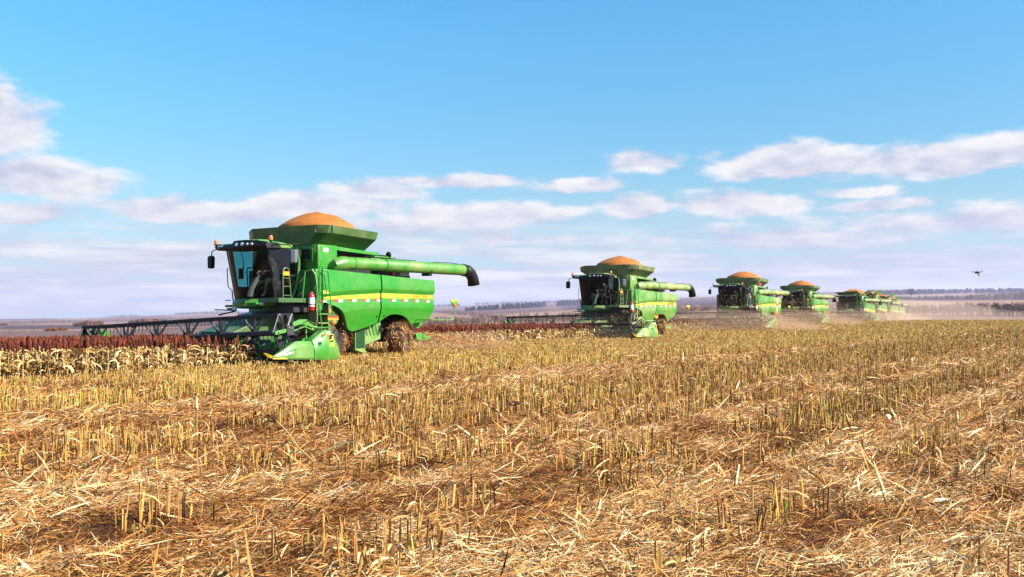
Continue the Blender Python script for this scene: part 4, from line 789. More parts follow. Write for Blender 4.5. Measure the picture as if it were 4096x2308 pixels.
# ------------------------------------------------------------------ people
for nm_, c_, r_ in (('skin', (.45, .24, .15), .55), ('hair', (.015, .012, .01), .8), ('jacket_black', (.012, .012, .016), .8), ('jacket_olive', (.045, .06, .025), .9), ('trousers_olive', (.035, .045, .022), .9), ('jeans', (.05, .085, .19), .85), ('shoe_white', (.6, .58, .54), .6), ('boot', (.05, .035, .02), .7)):
    M[nm_] = mat(nm_, c_, r_)[0]
def person(J, E_, seg, loc, rz, label, hair_m='hair', cap=False):
    """J: joint name -> (x, y, z, radius); E_: bones; seg: material rule from a point's nearest bone"""
    names = list(J); me = bpy.data.meshes.new('rig'); me.from_pydata([J[n][:3] for n in names], [(names.index(a), names.index(b)) for a, b in E_], [])
    ob = bpy.data.objects.new('rig', me); COL.objects.link(ob); ob.modifiers.new('s', 'SKIN')
    for k, n in enumerate(names):
        sv_ = me.skin_vertices[0].data[k]; sv_.radius = (J[n][3], J[n][3]); sv_.use_root = (n == 'pelvis')
    sub = ob.modifiers.new('u', 'SUBSURF'); sub.levels = 2; sub.render_levels = 2
    dg = bpy.context.evaluated_depsgraph_get(); dg.update(); bm_ = bpy.data.meshes.new_from_object(ob.evaluated_get(dg)); bpy.data.objects.remove(ob)
    P = np.array([v.co[:] for v in bm_.vertices]); mats_ = []; bm_.materials.clear()
    A_ = np.array([J[a][:3] for a, b in E_]); B_ = np.array([J[b][:3] for a, b in E_])
    for p in bm_.polygons:
        c = np.mean(P[list(p.vertices)], 0); d = B_ - A_; t = np.clip(((c - A_) * d).sum(1) / ((d * d).sum(1) + 1e-9), 0, 1); k = int(np.argmin(np.linalg.norm(A_ + d * t[:, None] - c, axis=1) ))
        m = M[seg(E_[k], t[k], c)]
        if m not in mats_: mats_.append(m); bm_.materials.append(m)
        p.material_index = mats_.index(m); p.use_smooth = True
    o = bpy.data.objects.new('person', bm_); COL.objects.link(o); o.location = loc; o.rotation_euler = (0, 0, rz); tag(o, label, 'person')
    h = Vector(J['head'][:3]); n_ = Vector(J['neck'][:3]); q = MB(); q.ball((h.x - .012, h.y, h.z + .035), (.098, .088, .10), hair_m, 12, 7)
    if cap: q.prism([(h.x + .05, h.y - .07), (h.x + .17, h.y - .05), (h.x + .17, h.y + .05), (h.x + .05, h.y + .07)], 2, h.z + .055, h.z + .07, hair_m)
    q.build('hair', o)
    f = MB(); f.ball((h.x + .098, h.y, h.z - .02), (.018, .013, .02), 'skin', 8, 5)
    for s_ in (1, -1): f.ball((h.x + .082, h.y + s_ * .032, h.z + .008), (.010, .013, .008), 'hair', 8, 5); f.ball((h.x - .005, h.y + s_ * .088, h.z - .01), (.022, .012, .03), 'skin', 8, 5)
    f.ball((h.x + .084, h.y, h.z - .062), (.008, .024, .007), 'darkred', 8, 5); f.build('face', o)
    return o
def hand(J, E_, w, d, side, curl=.5):
    """palm and five fingers beyond wrist w, pointing along d"""
    d = Vector(d).normalized(); s = d.cross(Vector((0, 0, 1))); s = s.normalized() if s.length > .1 else Vector((0, 1, 0)); n = s.cross(d); wv = Vector(J[w][:3]); pn = w + 'palm'
    J[pn] = (*(wv + d * .06), .032); E_.append((w, pn))
    for k, (o_, ln) in enumerate(((-.033, .062), (-.011, .075), (.011, .078), (.032, .070))):
        a = wv + d * .095 + s * o_; b = a + d * ln * .55 - n * ln * .3 * curl; c = b + d * ln * .2 - n * ln * .5 * curl; ks = [f'{pn}{k}{q}' for q in 'abc']
        for kk, pp in zip(ks, (a, b, c)): J[kk] = (*pp, .0095)
        E_ += [(pn, ks[0]), (ks[0], ks[1]), (ks[1], ks[2])]
    a = wv + d * .05 + s * .045 * side; b = a + d * .03 + s * .022 * side; J[pn + 't'] = (*a, .012); J[pn + 'u'] = (*b, .010); E_ += [(pn, pn + 't'), (pn + 't', pn + 'u')]
def seg_rule(top, legs, shoe):
    def f(e, t, c):
        a, b = e; s_ = a + b
        if 'head' in b or 'crown' in b: return 'skin'
        if 'palm' in s_: return 'skin'
        if 'toe' in b: return shoe
        if 'knee' in s_ or 'ankle' in b or 'hip' in b: return shoe if ('ankle' in b and t > .93) else legs
        return top
    return f
BODY = [('pelvis', 'waist'), ('waist', 'chest'), ('chest', 'neck'), ('neck', 'head'), ('head', 'crown')]
def limbs():
    e = list(BODY)
    for s in 'lr': e += [('pelvis', 'hip' + s), ('hip' + s, 'knee' + s), ('knee' + s, 'ankle' + s), ('ankle' + s, 'toe' + s), ('chest', 'sh' + s), ('sh' + s, 'elbow' + s), ('elbow' + s, 'wrist' + s)]
    return e
def driver(base, zoff, label, top='jacket_olive', lean=.0):
    J = dict(pelvis=(.55, .1, 2.64, .15), waist=(.54, .1, 2.80, .145), chest=(.58 + lean, .1, 3.02, .165), neck=(.60 + lean, .1, 3.20, .065), head=(.63 + lean, .1, 3.33, .092), crown=(.62 + lean, .1, 3.41, .07))
    for s, k in (('l', 1), ('r', -1)):
        J['hip' + s] = (.60, .1 + .10 * k, 2.62, .095); J['knee' + s] = (1.02, .1 + .17 * k, 2.56, .072); J['ankle' + s] = (1.08, .1 + .16 * k, 2.14, .05); J['toe' + s] = (1.24, .1 + .17 * k, 2.08, .04)
        J['sh' + s] = (.58 + lean, .1 + .19 * k, 3.10, .075); J['elbow' + s] = (.82, .1 + .27 * k, 2.86, .058); J['wrist' + s] = (1.02, .1 + .15 * k, 2.90, .038)
    E_ = limbs(); hand(J, E_, 'wristl', (.5, -.2, -.35), -1, 1.1); hand(J, E_, 'wristr', (.5, .2, -.35), 1, 1.1)
    return person(J, E_, seg_rule(top, 'trousers_olive', 'boot'), (base[0], base[1], base[2]), RZ, label, 'hair', True)
driver(POS[0], 0, 'driver in olive jacket seated at the wheel inside the nearest cab', lean=.06); driver(POS[1], 0, 'driver in olive jacket seated behind the windscreen of the second harvester'); driver(POS[2], 0, 'driver in pale olive jacket seated behind the windscreen of the third harvester')
def standing():
    J = dict(pelvis=(0, 0, .96, .135), waist=(0, 0, 1.10, .14), chest=(.01, 0, 1.32, .16), neck=(.01, 0, 1.50, .062), head=(.03, .0, 1.63, .088), crown=(.02, 0, 1.71, .07))
    for s, k in (('l', 1), ('r', -1)):
        J['hip' + s] = (0, .10 * k, .92, .095); J['knee' + s] = (.02, .16 * k, .50, .065); J['ankle' + s] = (-.01, .20 * k, .08, .045); J['toe' + s] = (.15, .23 * k, .035, .04)
        J['sh' + s] = (0, .19 * k, 1.42, .075)
    J['elbowl'] = (-.02, .29, 1.14, .058); J['wristl'] = (.17, .26, .99, .038); J['elbowr'] = (-.03, -.27, 1.14, .058); J['wristr'] = (.14, -.14, 1.02, .038)
    E_ = limbs(); hand(J, E_, 'wristl', (.6, .2, -.2), -1, .8); hand(J, E_, 'wristr', (.6, .3, -.2), 1, .8)
    p = lpos(POS[2], 1.02, 1.52)
    return person(J, E_, seg_rule('jacket_black', 'jeans', 'shoe_white'), (p[0], p[1], POS[2][2] + 2.0), RZ + R(62), 'person in black jacket, blue jeans and white shoes standing on a harvester platform')
standing()
# ------------------------------------------------------------------ red pennant on the third harvester
fl = empty('flag', (*lpos(POS[2], .30, 2.14), POS[2][2]), RZ); tag(fl, 'small red triangular pennant on a thin pole beside the standing person', 'flag')
q = MB(); q.tube([(0, 0, 1.75), (0.02, 0, 4.02)], .014, 'steel', 6); q.ball((.02, 0, 4.05), .035, 'white', 8, 5); q.build('pole', fl)
q = MB(); g = []
for i in range(9):
    u_ = i / 8; g.append([(.02 - .36 * u_, .10 * math.sin(u_ * 5) + .12 * u_, 3.98 - .20 * u_), (.02 - .36 * u_, .10 * math.sin(u_ * 5 + .4) + .12 * u_, 3.62 + .14 * u_)])
q.loft(g, 'red', cap=False, closed=False); pn = q.build('pennant', fl, smooth=60)
q = MB()
for k in range(4):
    x = -.03 - .06 * k; yb = .10 * math.sin(-(x - .02) / .36 * 5 + .2) + .12 * -(x - .02) / .36
    q.box((x - .016, yb + .008, 3.76), (x, yb + .014, 3.83), 'white'); q.box((x - .036, yb + .006, 3.80), (x - .016, yb + .012, 3.83), 'white')
q.build('white_mark', pn)

# ------------------------------------------------------------------ crop: which ground still carries standing sorghum
LF = [(CA * x - SA * y, -SA * x - CA * y) for x, y, _ in POS]
def to_lf(x, y): return CA * x - SA * y, -SA * x - CA * y
def from_lf(l, f): return CA * l - SA * f, -SA * l - CA * f
EDGE = -22.75
def standing_crop(l, f):
    ok = l < EDGE + .35 * (vnoise(f * .5, f * 0 + 3.3, 21) - .5)
    for k, (l0, f0) in enumerate(LF): ok &= ~((l > l0 - (2.7 if k == 0 else 4.0)) & (f < f0 + 3.35))
    return ok
def in_view(x, y, pad=480): px = bearing_px(x, y); return (y > 1) & (px > -pad) & (px < 4096 + pad)
HT = {}
def head_template(n, k, seed):
    rg = np.random.default_rng(seed); V = []
    for i in range(k + 1):
        t = i / k; r = (math.sin(PI * (t * .90 + .07)) ** .75) * (1 - .35 * t)
        for j in range(n): a = 2 * PI * j / n + (.5 * i); rr = r * rg.uniform(.62, 1.18); V.append((rr * math.cos(a), rr * math.sin(a), t + rg.uniform(-.03, .03)))
    Q = [(i * n + j, i * n + (j + 1) % n, (i + 1) * n + (j + 1) % n, (i + 1) * n + j) for i in range(k) for j in range(n)]
    return np.array(V), np.array(Q)
def heads(P, tilt_az, tilt, length, rad, n, k):
    tv = [head_template(n, k, s) for s in range(6)]; Vs, Qs, Ts = [], [], []; off = 0; pick = RNG.integers(0, 6, len(P))
    for s in range(6):
        ii = np.where(pick == s)[0]
        if len(ii) == 0: continue
        V0, Q0 = tv[s]; V = V0[None] * np.stack([rad[ii], rad[ii], length[ii]], 1)[:, None]
        z = V[..., 2]; lean = tilt[ii][:, None]; V = np.stack([V[..., 0] + z * np.sin(lean) * np.cos(tilt_az[ii])[:, None], V[..., 1] + z * np.sin(lean) * np.sin(tilt_az[ii])[:, None], z * np.cos(lean)], 2) + P[ii][:, None]
        Vs.append(V.reshape(-1, 3)); Qs.append((Q0[None] + (np.arange(len(ii)) * len(V0))[:, None, None]).reshape(-1, 4) + off); off += len(ii) * len(V0)
        Ts.append(np.clip(np.repeat(RNG.uniform(.15, .85, len(ii)), len(Q0)) + RNG.normal(0, .16, len(ii) * len(Q0)), 0, 1))
    return np.concatenate(Vs), np.concatenate(Qs), np.concatenate(Ts)
def stalks(P, h, r, lean_az, lean, tone):
    n = len(P); a = np.array([0, 2.094, 4.189]); rot = RNG.uniform(0, 2, n)[:, None]; ring = np.stack([np.cos(a + rot), np.sin(a + rot)], 2)
    top = P + np.stack([np.cos(lean_az) * np.sin(lean) * h, np.sin(lean_az) * np.sin(lean) * h, np.cos(lean) * h], 1)
    B = np.concatenate([P[:, None, :2] + ring * r[:, None, None], np.repeat(P[:, None, 2:], 3, 1)], 2); T = np.concatenate([top[:, None, :2] + ring * r[:, None, None] * .9, np.repeat(top[:, None, 2:], 3, 1) + RNG.uniform(-.02, .02, (n, 3, 1))], 2)
    V = np.concatenate([B, T], 1).reshape(-1, 3); q = np.array([[0, 1, 4, 3], [1, 2, 5, 4], [2, 0, 3, 5]]); Q = (q[None] + (np.arange(n) * 6)[:, None, None]).reshape(-1, 4)
    return V, Q, np.repeat(tone, 3), top
def join(parts):
    Vs, Qs, Ts, Ms = [], [], [], []; off = 0
    for V, Q, T, mi in parts: Vs.append(V); Qs.append(Q + off); Ts.append(T); Ms.append(np.full(len(Q), mi)); off += len(V)
    return np.concatenate(Vs), np.concatenate(Qs), np.concatenate(Ts), np.concatenate(Ms)
def plants(P, near):
    """stem, arching dry leaves and red head for every base point; near = full detail"""
    n = len(P); u = RNG.uniform; H = .71 - .30 * u(0, 1, n) ** 2.0; la = u(0, 6.28, n); le = np.abs(RNG.normal(0, .05, n))
    V, Q, T, top = stalks(P, H, np.full(n, .009), la, le, u(0, 1, n)); out = [(V, Q, T, 0)]
    nl = 7 if near else 4
    for k in range(nl):
        f = u(.10, .86, n); b = P + (top - P) * f[:, None]; wd = u(.028, .058, n) * (1 if near else 1.35)
        out.append((*blades(b, u(0, 6.28, n), u(.24, .50, n), wd, u(.4, 1.3, n), u(-1.7, -.7, n), 5 if near else 3, np.clip(u(.1, 1, n), 0, 1)), 1))
    hl = u(.18, .28, n); out.append((*heads(top - [0, 0, .02], la, np.clip(le * 2.5, 0, .5), hl, u(.034, .056, n), 9 if near else 6, 12 if near else 6), 2))
    return join(out)
def sow(l0, l1, f0, f1, dens):
    n = int((l1 - l0) * (f1 - f0) * dens); l = RNG.uniform(l0, l1, n); f = RNG.uniform(f0, f1, n); l = np.round(l / .38) * .38 + RNG.normal(0, .07, n)
    ok = standing_crop(l, f); x, y = from_lf(l[ok], f[ok]); v = in_view(x, y); return x[v], y[v]
x, y = sow(-47, -22, -32, 2, 24); d = np.hypot(x, y); lq, fq = to_lf(x, y)
keep = (d < 37) | ((bearing_px(x, y) > 500) & (d < 39)); x, y, d = x[keep], y[keep], d[keep]
o_ = np.argsort(d); NI = 260; ind = o_[:NI]; rest = o_[NI:]
P = np.stack([x, y, ground_z(x, y)], 1)
MATS = ['stem', 'leaf', 'head']
nearm = d[rest] < 33
pa = plants(P[rest][nearm], True); pb = plants(P[rest][~nearm], False)
V, Q, T, mi = join([(pa[0], pa[1], pa[2], 0), (pb[0], pb[1], pb[2], 0)]); mi = np.concatenate([pa[3], pb[3]])
tag(fast('sorghum_crop', V, Q, MATS, T, mi), 'standing sorghum with rust red heads and dry leaves', 'sorghum crop', kind='stuff')
# the plants along the near edge, each a thing of its own
protos = []
for k in range(8):
    V, Q, T, mi = plants(np.zeros((1, 3)), True); root = empty('sorghum_plant')
    for nm_, j in (('stem', 0), ('leaves', 1), ('seed_head', 2)):
        s_ = mi == j; q_ = Q[s_]; us, inv = np.unique(q_, return_inverse=True); fast(nm_, V[us], inv.reshape(q_.shape), [MATS[j]], T[s_], parent=root)
    protos.append(root)
for k, i_ in enumerate(ind):
    r_ = protos[k] if k < 8 else copy_tree(protos[k % 8]); r_.location = P[i_]; r_.rotation_euler = (0, 0, random.uniform(0, 6.28)); s_ = random.uniform(.93, 1.06); r_.scale = (s_, s_, s_)
    tag(r_, 'dry sorghum plant with rust red seed head on the near edge of the uncut crop', 'sorghum plant', 'sorghum plants along the near crop edge')
# crop farther off, in front of the second and later machines
x1, y1 = sow(-60, -26, -60, -18, 24); d1 = np.hypot(x1, y1); k1 = (d1 >= 37) & (bearing_px(x1, y1) > 1250) & (CA * x1 - SA * y1 > -33.2); x1, y1 = x1[k1], y1[k1]
x2, y2 = sow(-70, -30, -150, -58, 5); b2 = bearing_px(x2, y2); k2 = ((b2 > 2600) & (CA * x2 - SA * y2 > -46)) | ((b2 > 2050) & (CA * x2 - SA * y2 > -36)); x2, y2 = x2[k2], y2[k2]; P2 = np.stack([np.concatenate([x1, x2]), np.concatenate([y1, y2])], 1); P2 = np.concatenate([P2, ground_z(P2[:, 0], P2[:, 1])[:, None]], 1)
V, Q, T, mi = plants(P2, False); tag(fast('sorghum_crop', V, Q, MATS, T, mi), 'uncut sorghum standing between and beyond the harvesters', 'sorghum crop', kind='stuff')

# ------------------------------------------------------------------ stubble rows and chopped straw
def lane(l, f):
    """how thick the stubble stands, by lane across the direction of travel"""
    b = np.interp(l, [-30, -14.6, -13.7, -12.0, -11.2, -8.0, -7.5, -6.9, -6.5, -6.0, -5.5, -5.0, -4.2, -3.7, -3.1, -2.7, -1.9, -1.5, -.6, 0, 1.5, 2, 4, 8], [1, 1, .10, .10, 1, .95, .2, .2, .9, .12, .12, .85, .75, .10, .10, .40, .35, .08, .08, .3, .3, .05, .05, .3])
    p = vnoise(l * 1.1 + 3, f * .45, 31); q = vnoise(l * .6, f * .22 + 5, 33)
    x, y = from_lf(l, f); lf_ = sstep(1500, 500, bearing_px(x, y)) * sstep(-15.2, -13.6, l)      # trampled at the left front
    return np.clip(b * (.55 + .75 * sstep(.2, .6, p)) * (1 - .80 * lf_ * sstep(.75, .4, q)), 0, 1)
def ring_points(r0, r1, dens):
    pad = 2600 if r1 <= 9 else 1500 if r1 <= 15 else 900 if r1 <= 28 else 450
    am = math.atan((2048 + pad) / FPX); n = int(am * (r1 * r1 - r0 * r0) * dens); r = np.sqrt(RNG.uniform(r0 * r0, r1 * r1, n)); a = RNG.uniform(-am, am, n); return r * np.sin(a), r * np.cos(a)
sv_, off = [], 0
for r0, r1, dens, rad in ((4.6, 14, 110, .0070), (14, 28, 90, .0066), (28, 55, 60, .0078), (55, 95, 24, .011), (95, 150, 12, .016)):
    x, y = ring_points(r0, r1, dens); l, f = to_lf(x, y); l = np.round(l / .24) * .24 + RNG.normal(0, .022, len(l)); x, y = from_lf(l, f)
    dn = lane(l, f)
    if r0 < 14: dn = np.clip(dn * 1.5 * sstep(.42, .70, vnoise(l * 1.9 + 11, f * 1.3, 71)), 0, 1)
    elif r0 < 28: dn = np.clip(dn * (.35 + .9 * sstep(.3, .6, vnoise(l * 1.5 + 11, f * 1.0, 71))), 0, 1)
    dn = np.where(r0 > 50, np.maximum(dn, .75), dn); ok = (RNG.random(len(x)) < dn) & ~standing_crop(l, f); x, y, dn = x[ok], y[ok], dn[ok]; n = len(x); u = RNG.uniform
    P = np.stack([x, y, ground_z(x, y)], 1); hgt = u(.12, .34, n) * (.55 + .45 * dn) * (1 - .38 * sstep(-15, -19, l[ok]))
    tone = np.clip(RNG.normal(.40, .22, n) + .22 * sstep(-11, -16, l[ok]) , 0, .86); g_ = u(0, 1, n) < .03; tone[g_] = u(.86, .95, g_.sum())
    V, Q, T, top = stalks(P, hgt, rad * u(.7, 1.3, n), u(0, 6.28, n), np.abs(RNG.normal(0, .13, n)), tone); sv_.append((V, Q, T, 0))
    k = RNG.random(n) < (.62 if r0 < 28 else .4); m_ = k.sum()      # leaf rags hanging on the stalks
    b = P[k] + (top[k] - P[k]) * u(.3, 1.0, m_)[:, None]
    sv_.append((*blades(b, u(0, 6.28, m_), u(.08, .34, m_) * (1 if r0 < 28 else 1.2), u(.010, .026, m_) * rad / .008, u(-.3, 1.3, m_), u(-1.9, -.2, m_), 3, np.clip(u(.0, 1, m_), 0, 1)), 1))
V, Q, T, mi = join(sv_); tag(fast('stubble', V, Q, ['stubble', 'leaf'], T, mi), 'cut sorghum stubble standing in rows', 'stubble', kind='stuff')
sv_ = []
for r0, r1, dens, ln, wd in ((4.6, 9, 3000, .125, .0065), (9, 15, 1900, .14, .0080), (15, 28, 800, .16, .0105), (28, 55, 170, .20, .016), (55, 140, 24, .28, .028)):
    x, y = ring_points(r0, r1, dens); l, f = to_lf(x, y); k = ~standing_crop(l, f); x, y = x[k], y[k]; l, f = l[k], f[k]; n = len(x); u = RNG.uniform
    pile = 1 - lane(l, f); hump = (.13 * vnoise(l * 1.6, f * 1.0, 41) + .06 * vnoise(l * 5, f * 4, 43)) * (.25 + .75 * pile)
    k = RNG.random(n) < (.45 + .55 * pile); x, y, l, f, hump, pile = [q[k] for q in (x, y, l, f, hump, pile)]; n = len(x)
    z = ground_z(x, y) + hump * u(.15, 1, n) + u(0, .02, n)
    big = u(0, 1, n) < .06; L_ = ln * u(.35, 1.5, n) * np.where(big, 1.9, 1); W_ = wd * u(.45, 1.3, n) * np.where(big, 2.4, 1)
    tone = np.clip(RNG.normal(.53, .27, n) + .24 * (pile - .45) - .10 * (hump < .04) + .30 * (vnoise(x * 1.3, y * 1.3, 51) - .5) - .30 * sstep(.60, .85, vnoise(l * 2.2, f * .9, 57)), 0, 1)  # shadow painted into the tone: darker patches, low spots and stubble lanes
    heading = np.where(u(0, 1, n) < .45, RNG.normal(.3, .5, n), u(0, 6.28, n)); e0 = RNG.normal(.06, .28, n)
    sv_.append((*blades(np.stack([x, y, z], 1), heading, L_, W_, e0, e0 - RNG.normal(.1, .35, n), 2, tone), 0))
V, Q, T, mi = join(sv_); tag(fast('chopped_straw', V, Q, ['straw'], T, mi), 'loose chopped straw and leaf litter covering the field', 'straw litter', kind='stuff')

# ------------------------------------------------------------------ single fallen stalks and leaves on the straw
M['leaf_green'] = mat('grey_green_leaf', (.22, .25, .12), .6)[0]; M['leaf_pale'] = mat('pale_leaf', (.62, .58, .40), .6)[0]; M['leaf_brown'] = mat('brown_leaf', (.20, .065, .02), .7)[0]; M['stalk_tan'] = mat('tan_stalk', (.36, .26, .08), .7)[0]; M['headmat'] = mat('dark_seed_head', (.07, .016, .010), .85)[0]
def on_ground(px, py, dz=0): d = EYE * FPX / (py - HY); return Vector(((px - 2048) / FPX * d, d, float(ground_z((px - 2048) / FPX * d, d)) + dz))
def ribbon(mb, path, width, m, fold=.25):
    P = [Vector(p) for p in path]; rings = []; n = len(P)
    for i, p in enumerate(P):
        d = (P[min(i + 1, n - 1)] - P[max(i - 1, 0)]).normalized(); s = d.cross(Vector((0, 0, 1))).normalized(); up = s.cross(d); w_ = width * (math.sin(PI * (.06 + .90 * i / (n - 1))) ** .7) / 2
        rings.append([p - s * w_ + up * w_ * fold, p, p + s * w_ + up * w_ * fold])
    mb.loft(rings, m, cap=False, closed=False)
def arc(p0, az_, ln, e0, e1, n=9):
    P = [Vector(p0)]
    for i in range(n): e = e0 + (e1 - e0) * i / (n - 1); P.append(P[-1] + Vector((math.cos(az_) * math.cos(e), math.sin(az_) * math.cos(e), math.sin(e))) * ln / n)
    return P
b = on_ground(1260, 1885, .10); st = empty('fallen_sorghum_stalk', b); tag(st, 'fallen sorghum stalk with grey green leaves and dark head lying across the stubble', 'sorghum stalk')
q = MB(); q.tube([(0, 0, 0), (-.18, .12, .12), (-.36, .26, .30), (-.47, .36, .37)], .008, 'stalk_tan', 6); q.build('stem', st)
for p0, az_, ln, e0, e1, w_ in (((-.30, .22, .26), -.15, .24, .9, -.5, .05), ((-.22, .16, .17), 2.6, .20, .4, -.9, .05), ((-.1, .06, .06), 2.9, .26, .35, -.4, .045), ((-.02, .02, .03), .5, .5, .5, .1, .04), ((-.15, .1, .1), 3.4, .2, -.2, -.5, .04)):
    q = MB(); ribbon(q, arc(p0, az_, ln, e0, e1), w_, 'leaf_green'); q.build('leaf', st)
q = MB()
for k in range(90): a = random.uniform(0, 6.28); t = random.random(); r_ = .028 * math.sin(PI * (.15 + .8 * t)); q.ball((-.47 - .12 * t + r_ * math.cos(a), .36 + .10 * t + r_ * math.sin(a), .37 + .05 * t + r_ * math.sin(a * 3)), .007, 'headmat', 5, 3)
q.build('seed_head', st, smooth=60)
b = on_ground(2050, 1668, .18); st = empty('fallen_seed_head', b); tag(st, 'dark red seed head drooping on a bent leaf in the middle of the stubble', 'seed head')
q = MB()
for k in range(110): a = random.uniform(0, 6.28); t = random.random(); r_ = .035 * math.sin(PI * (.12 + .8 * t)); q.ball((-.08 + .2 * t + r_ * math.cos(a) * .4, r_ * math.sin(a), .02 + r_ * math.cos(a)), .009, 'headmat', 5, 3)
q.build('grains', st, smooth=60); q = MB(); ribbon(q, arc((-.08, 0, 0), 3.2, .42, .2, -.7), .06, 'leaf_brown'); q.build('leaf', st)
for px, py, m, az_, ln, w_, e0, lab in ((3830, 2050, 'leaf_pale', 3.2, .22, .10, .5, 'pale cream leaf curled on the straw at lower right'), (3560, 1700, 'leaf_pale', 1.9, .22, .07, 1.3, 'pale grey leaf standing up in the stubble at right'), (3990, 2010, 'leaf_brown', 2.4, .55, .05, .5, 'long brown leaf blade leaning over the straw at lower right'), (2000, 2235, 'leaf_brown', .1, .28, .05, .15, 'dark brown folded leaf lying on the straw at the bottom centre'), (2200, 1880, 'leaf_green', -.3, .30, .035, 1.1, 'grey green leaf arching over cut stalks in the centre')):
    b = on_ground(px, py, .06); q = MB(); ribbon(q, arc((0, 0, 0), az_, ln, e0, -.6 if e0 > .6 else -.25), w_, m); o = q.build('fallen_leaf', None, smooth=60); o.location = b; tag(o, lab, 'leaf')

# ------------------------------------------------------------------ drone over the field
dp = Vector(((3910 - 2048) / FPX * 64, 64, EYE + (HY - 1090) / FPX * 64)); dr = empty('drone', dp, R(20)); tag(dr, 'small black quadcopter drone hovering in the sky at the right', 'drone')
q = MB(); q.loft([[(x_, yy * s_, zz * s_ + .0) for yy, zz in ((-.06, -.07), (.06, -.07), (.07, .02), (.03, .06), (-.03, .06), (-.07, .02))] for x_, s_ in ((-.17, .5), (-.12, 1), (.08, 1.1), (.17, .7), (.19, .3))], 'plastic'); q.build('body', dr)
q = MB(); q.ball((.12, 0, -.17), (.075, .06, .04), 'plastic', 10, 6); q.tube([(.1, 0, -.03), (.12, 0, -.15)], .008, 'plastic', 5); q.build('camera', dr)
for sx, sy in ((1, 1), (1, -1), (-1, 1), (-1, -1)):
    q = MB(); q.tube([(.08 * sx, .04 * sy, .03), (.2 * sx, .2 * sy, .06)], .014, 'plastic', 6); q.lathe((.2 * sx, .2 * sy, .05), 2, [(-.02, .02), (.05, .022)], 'plastic', 10); a_ = q.build('arm', dr)
    q = MB(); q.box((.2 * sx - .13, .2 * sy - .01, .102), (.2 * sx + .13, .2 * sy + .01, .106), 'plastic', Matrix.Rotation(random.uniform(0, 3), 3, 'Z')); q.build('propeller', a_)
    q = MB(); q.tube([(.2 * sx, .2 * sy, .03), (.17 * sx, .19 * sy, -.1)], .008, 'plastic', 5); q.build('leg', dr)

# ------------------------------------------------------------------ distant mast, groves and shelter belts
def far_point(px, py):
    """ground distance at which the terrain shows at that photo row, searched outwards"""
    rs = np.geomspace(200, 4600, 900); k = (px - 2048) / FPX; yy = rs / math.hypot(1, k); xx = yy * k; z = ground_z(xx, yy); row = HY - (z - EYE) / yy * FPX
    i = np.where(row <= py)[0]; i = i[0] if len(i) else len(rs) - 1
    return float(xx[i]), float(yy[i]), float(z[i]), float(rs[i])
def wood(name, pts, hpx, spread, n, m, label, trunk=.35, blob=46, shape=1.0, kind='stuff', cat='woodland', gap=0.0):
    """trees along a line of photo columns/rows; heights in photo pixels are turned into metres at the tree's own distance"""
    Vs, Qs, Ts, Ms = [], [], [], []; off = 0; rg = np.random.default_rng(abs(hash(label)) % 1000 if False else len(label) * 7 + n)
    xs = [p[0] for p in pts]
    for k in range(n):
        px = rg.uniform(xs[0], xs[-1]); 
        if gap and vnoise(np.array([px / 60.0]), np.array([.5]), n)[0] < gap: continue
        py = np.interp(px, xs, [p[1] for p in pts]); x, y, z, r = far_point(px, py); dd = rg.uniform(0, spread) * r; x, y = x * (1 + dd / r), y * (1 + dd / r); z = float(ground_z(x, y))
        h = np.interp(px, xs, [p[2] for p in pts]) if len(pts[0]) > 2 else hpx; h = h * y / FPX * rg.uniform(.72, 1.12); cw = h * .22 * shape * rg.uniform(.7, 1.3)
        c = rg.normal(0, 1, (blob, 3)); c /= np.linalg.norm(c, axis=1)[:, None]; c *= rg.uniform(.3, 1, (blob, 1)) ** .5
        cz = trunk * h + (c[:, 2] + 1) / 2 * (1 - trunk) * h; tp = 1.0 if m != 'conifer' else None
        rad = cw * (np.sqrt(np.maximum(0, 1 - c[:, 2] ** 2)) if m != 'conifer' else (1 - (c[:, 2] + 1) / 2) * 1.3)
        ang = np.arctan2(c[:, 1], c[:, 0]); rr = rad * rg.uniform(.5, 1, blob); C = np.stack([x + rr * np.cos(ang), y + rr * np.sin(ang), z + cz], 1)
        s = h * (.060 if m == 'wood' else .085) * rg.uniform(.6, 1.5, (blob, 1)); d1 = rg.normal(0, 1, (blob, 3)); d1[:, 2] *= 1.8 if m == 'wood' else 1; d1 /= np.linalg.norm(d1, axis=1)[:, None]; d2 = np.cross(d1, rg.normal(0, 1, (blob, 3))); d2 /= np.linalg.norm(d2, axis=1)[:, None]
        if m == 'wood': d2 *= .35
        V = np.stack([C - d1 * s - d2 * s * .6, C + d1 * s - d2 * s * .6, C + d1 * s + d2 * s * .6, C - d1 * s + d2 * s * .6], 1).reshape(-1, 3); Q = np.arange(blob * 4).reshape(-1, 4)
        Vs.append(V); Qs.append(Q + off); off += len(V); Ts.append(np.clip(rg.uniform(0, 1) * .6 + rg.uniform(0, .4, blob), 0, 1)); Ms.append(np.zeros(blob))
        tr = h * .014 + .04; V = np.array([(x + a_ * tr, y + b_ * tr, z + c_) for c_ in (-.5, h * .8) for a_, b_ in ((1, 0), (-.5, .8), (-.5, -.8))]); V[3:, :2] = V[3:, :2] * .4 + np.array([x, y]) * .6
        Vs.append(V); Qs.append(np.array([[0, 1, 4, 3], [1, 2, 5, 4], [2, 0, 3, 5]]) + off); off += 6; Ts.append(np.full(3, .15)); Ms.append(np.ones(3))
    o = fast(name, np.concatenate(Vs), np.concatenate(Qs), [m, 'wood'], np.concatenate(Ts), np.concatenate(Ms)); tag(o, label, cat, kind=kind); return o
wood('shelter_belt', [(3480, 1268, 44), (3640, 1268, 46), (3800, 1266, 46), (3960, 1265, 52), (4180, 1265, 52)], 46, .05, 330, 'wood', 'row of bare trees along the field behind the dust', .3)
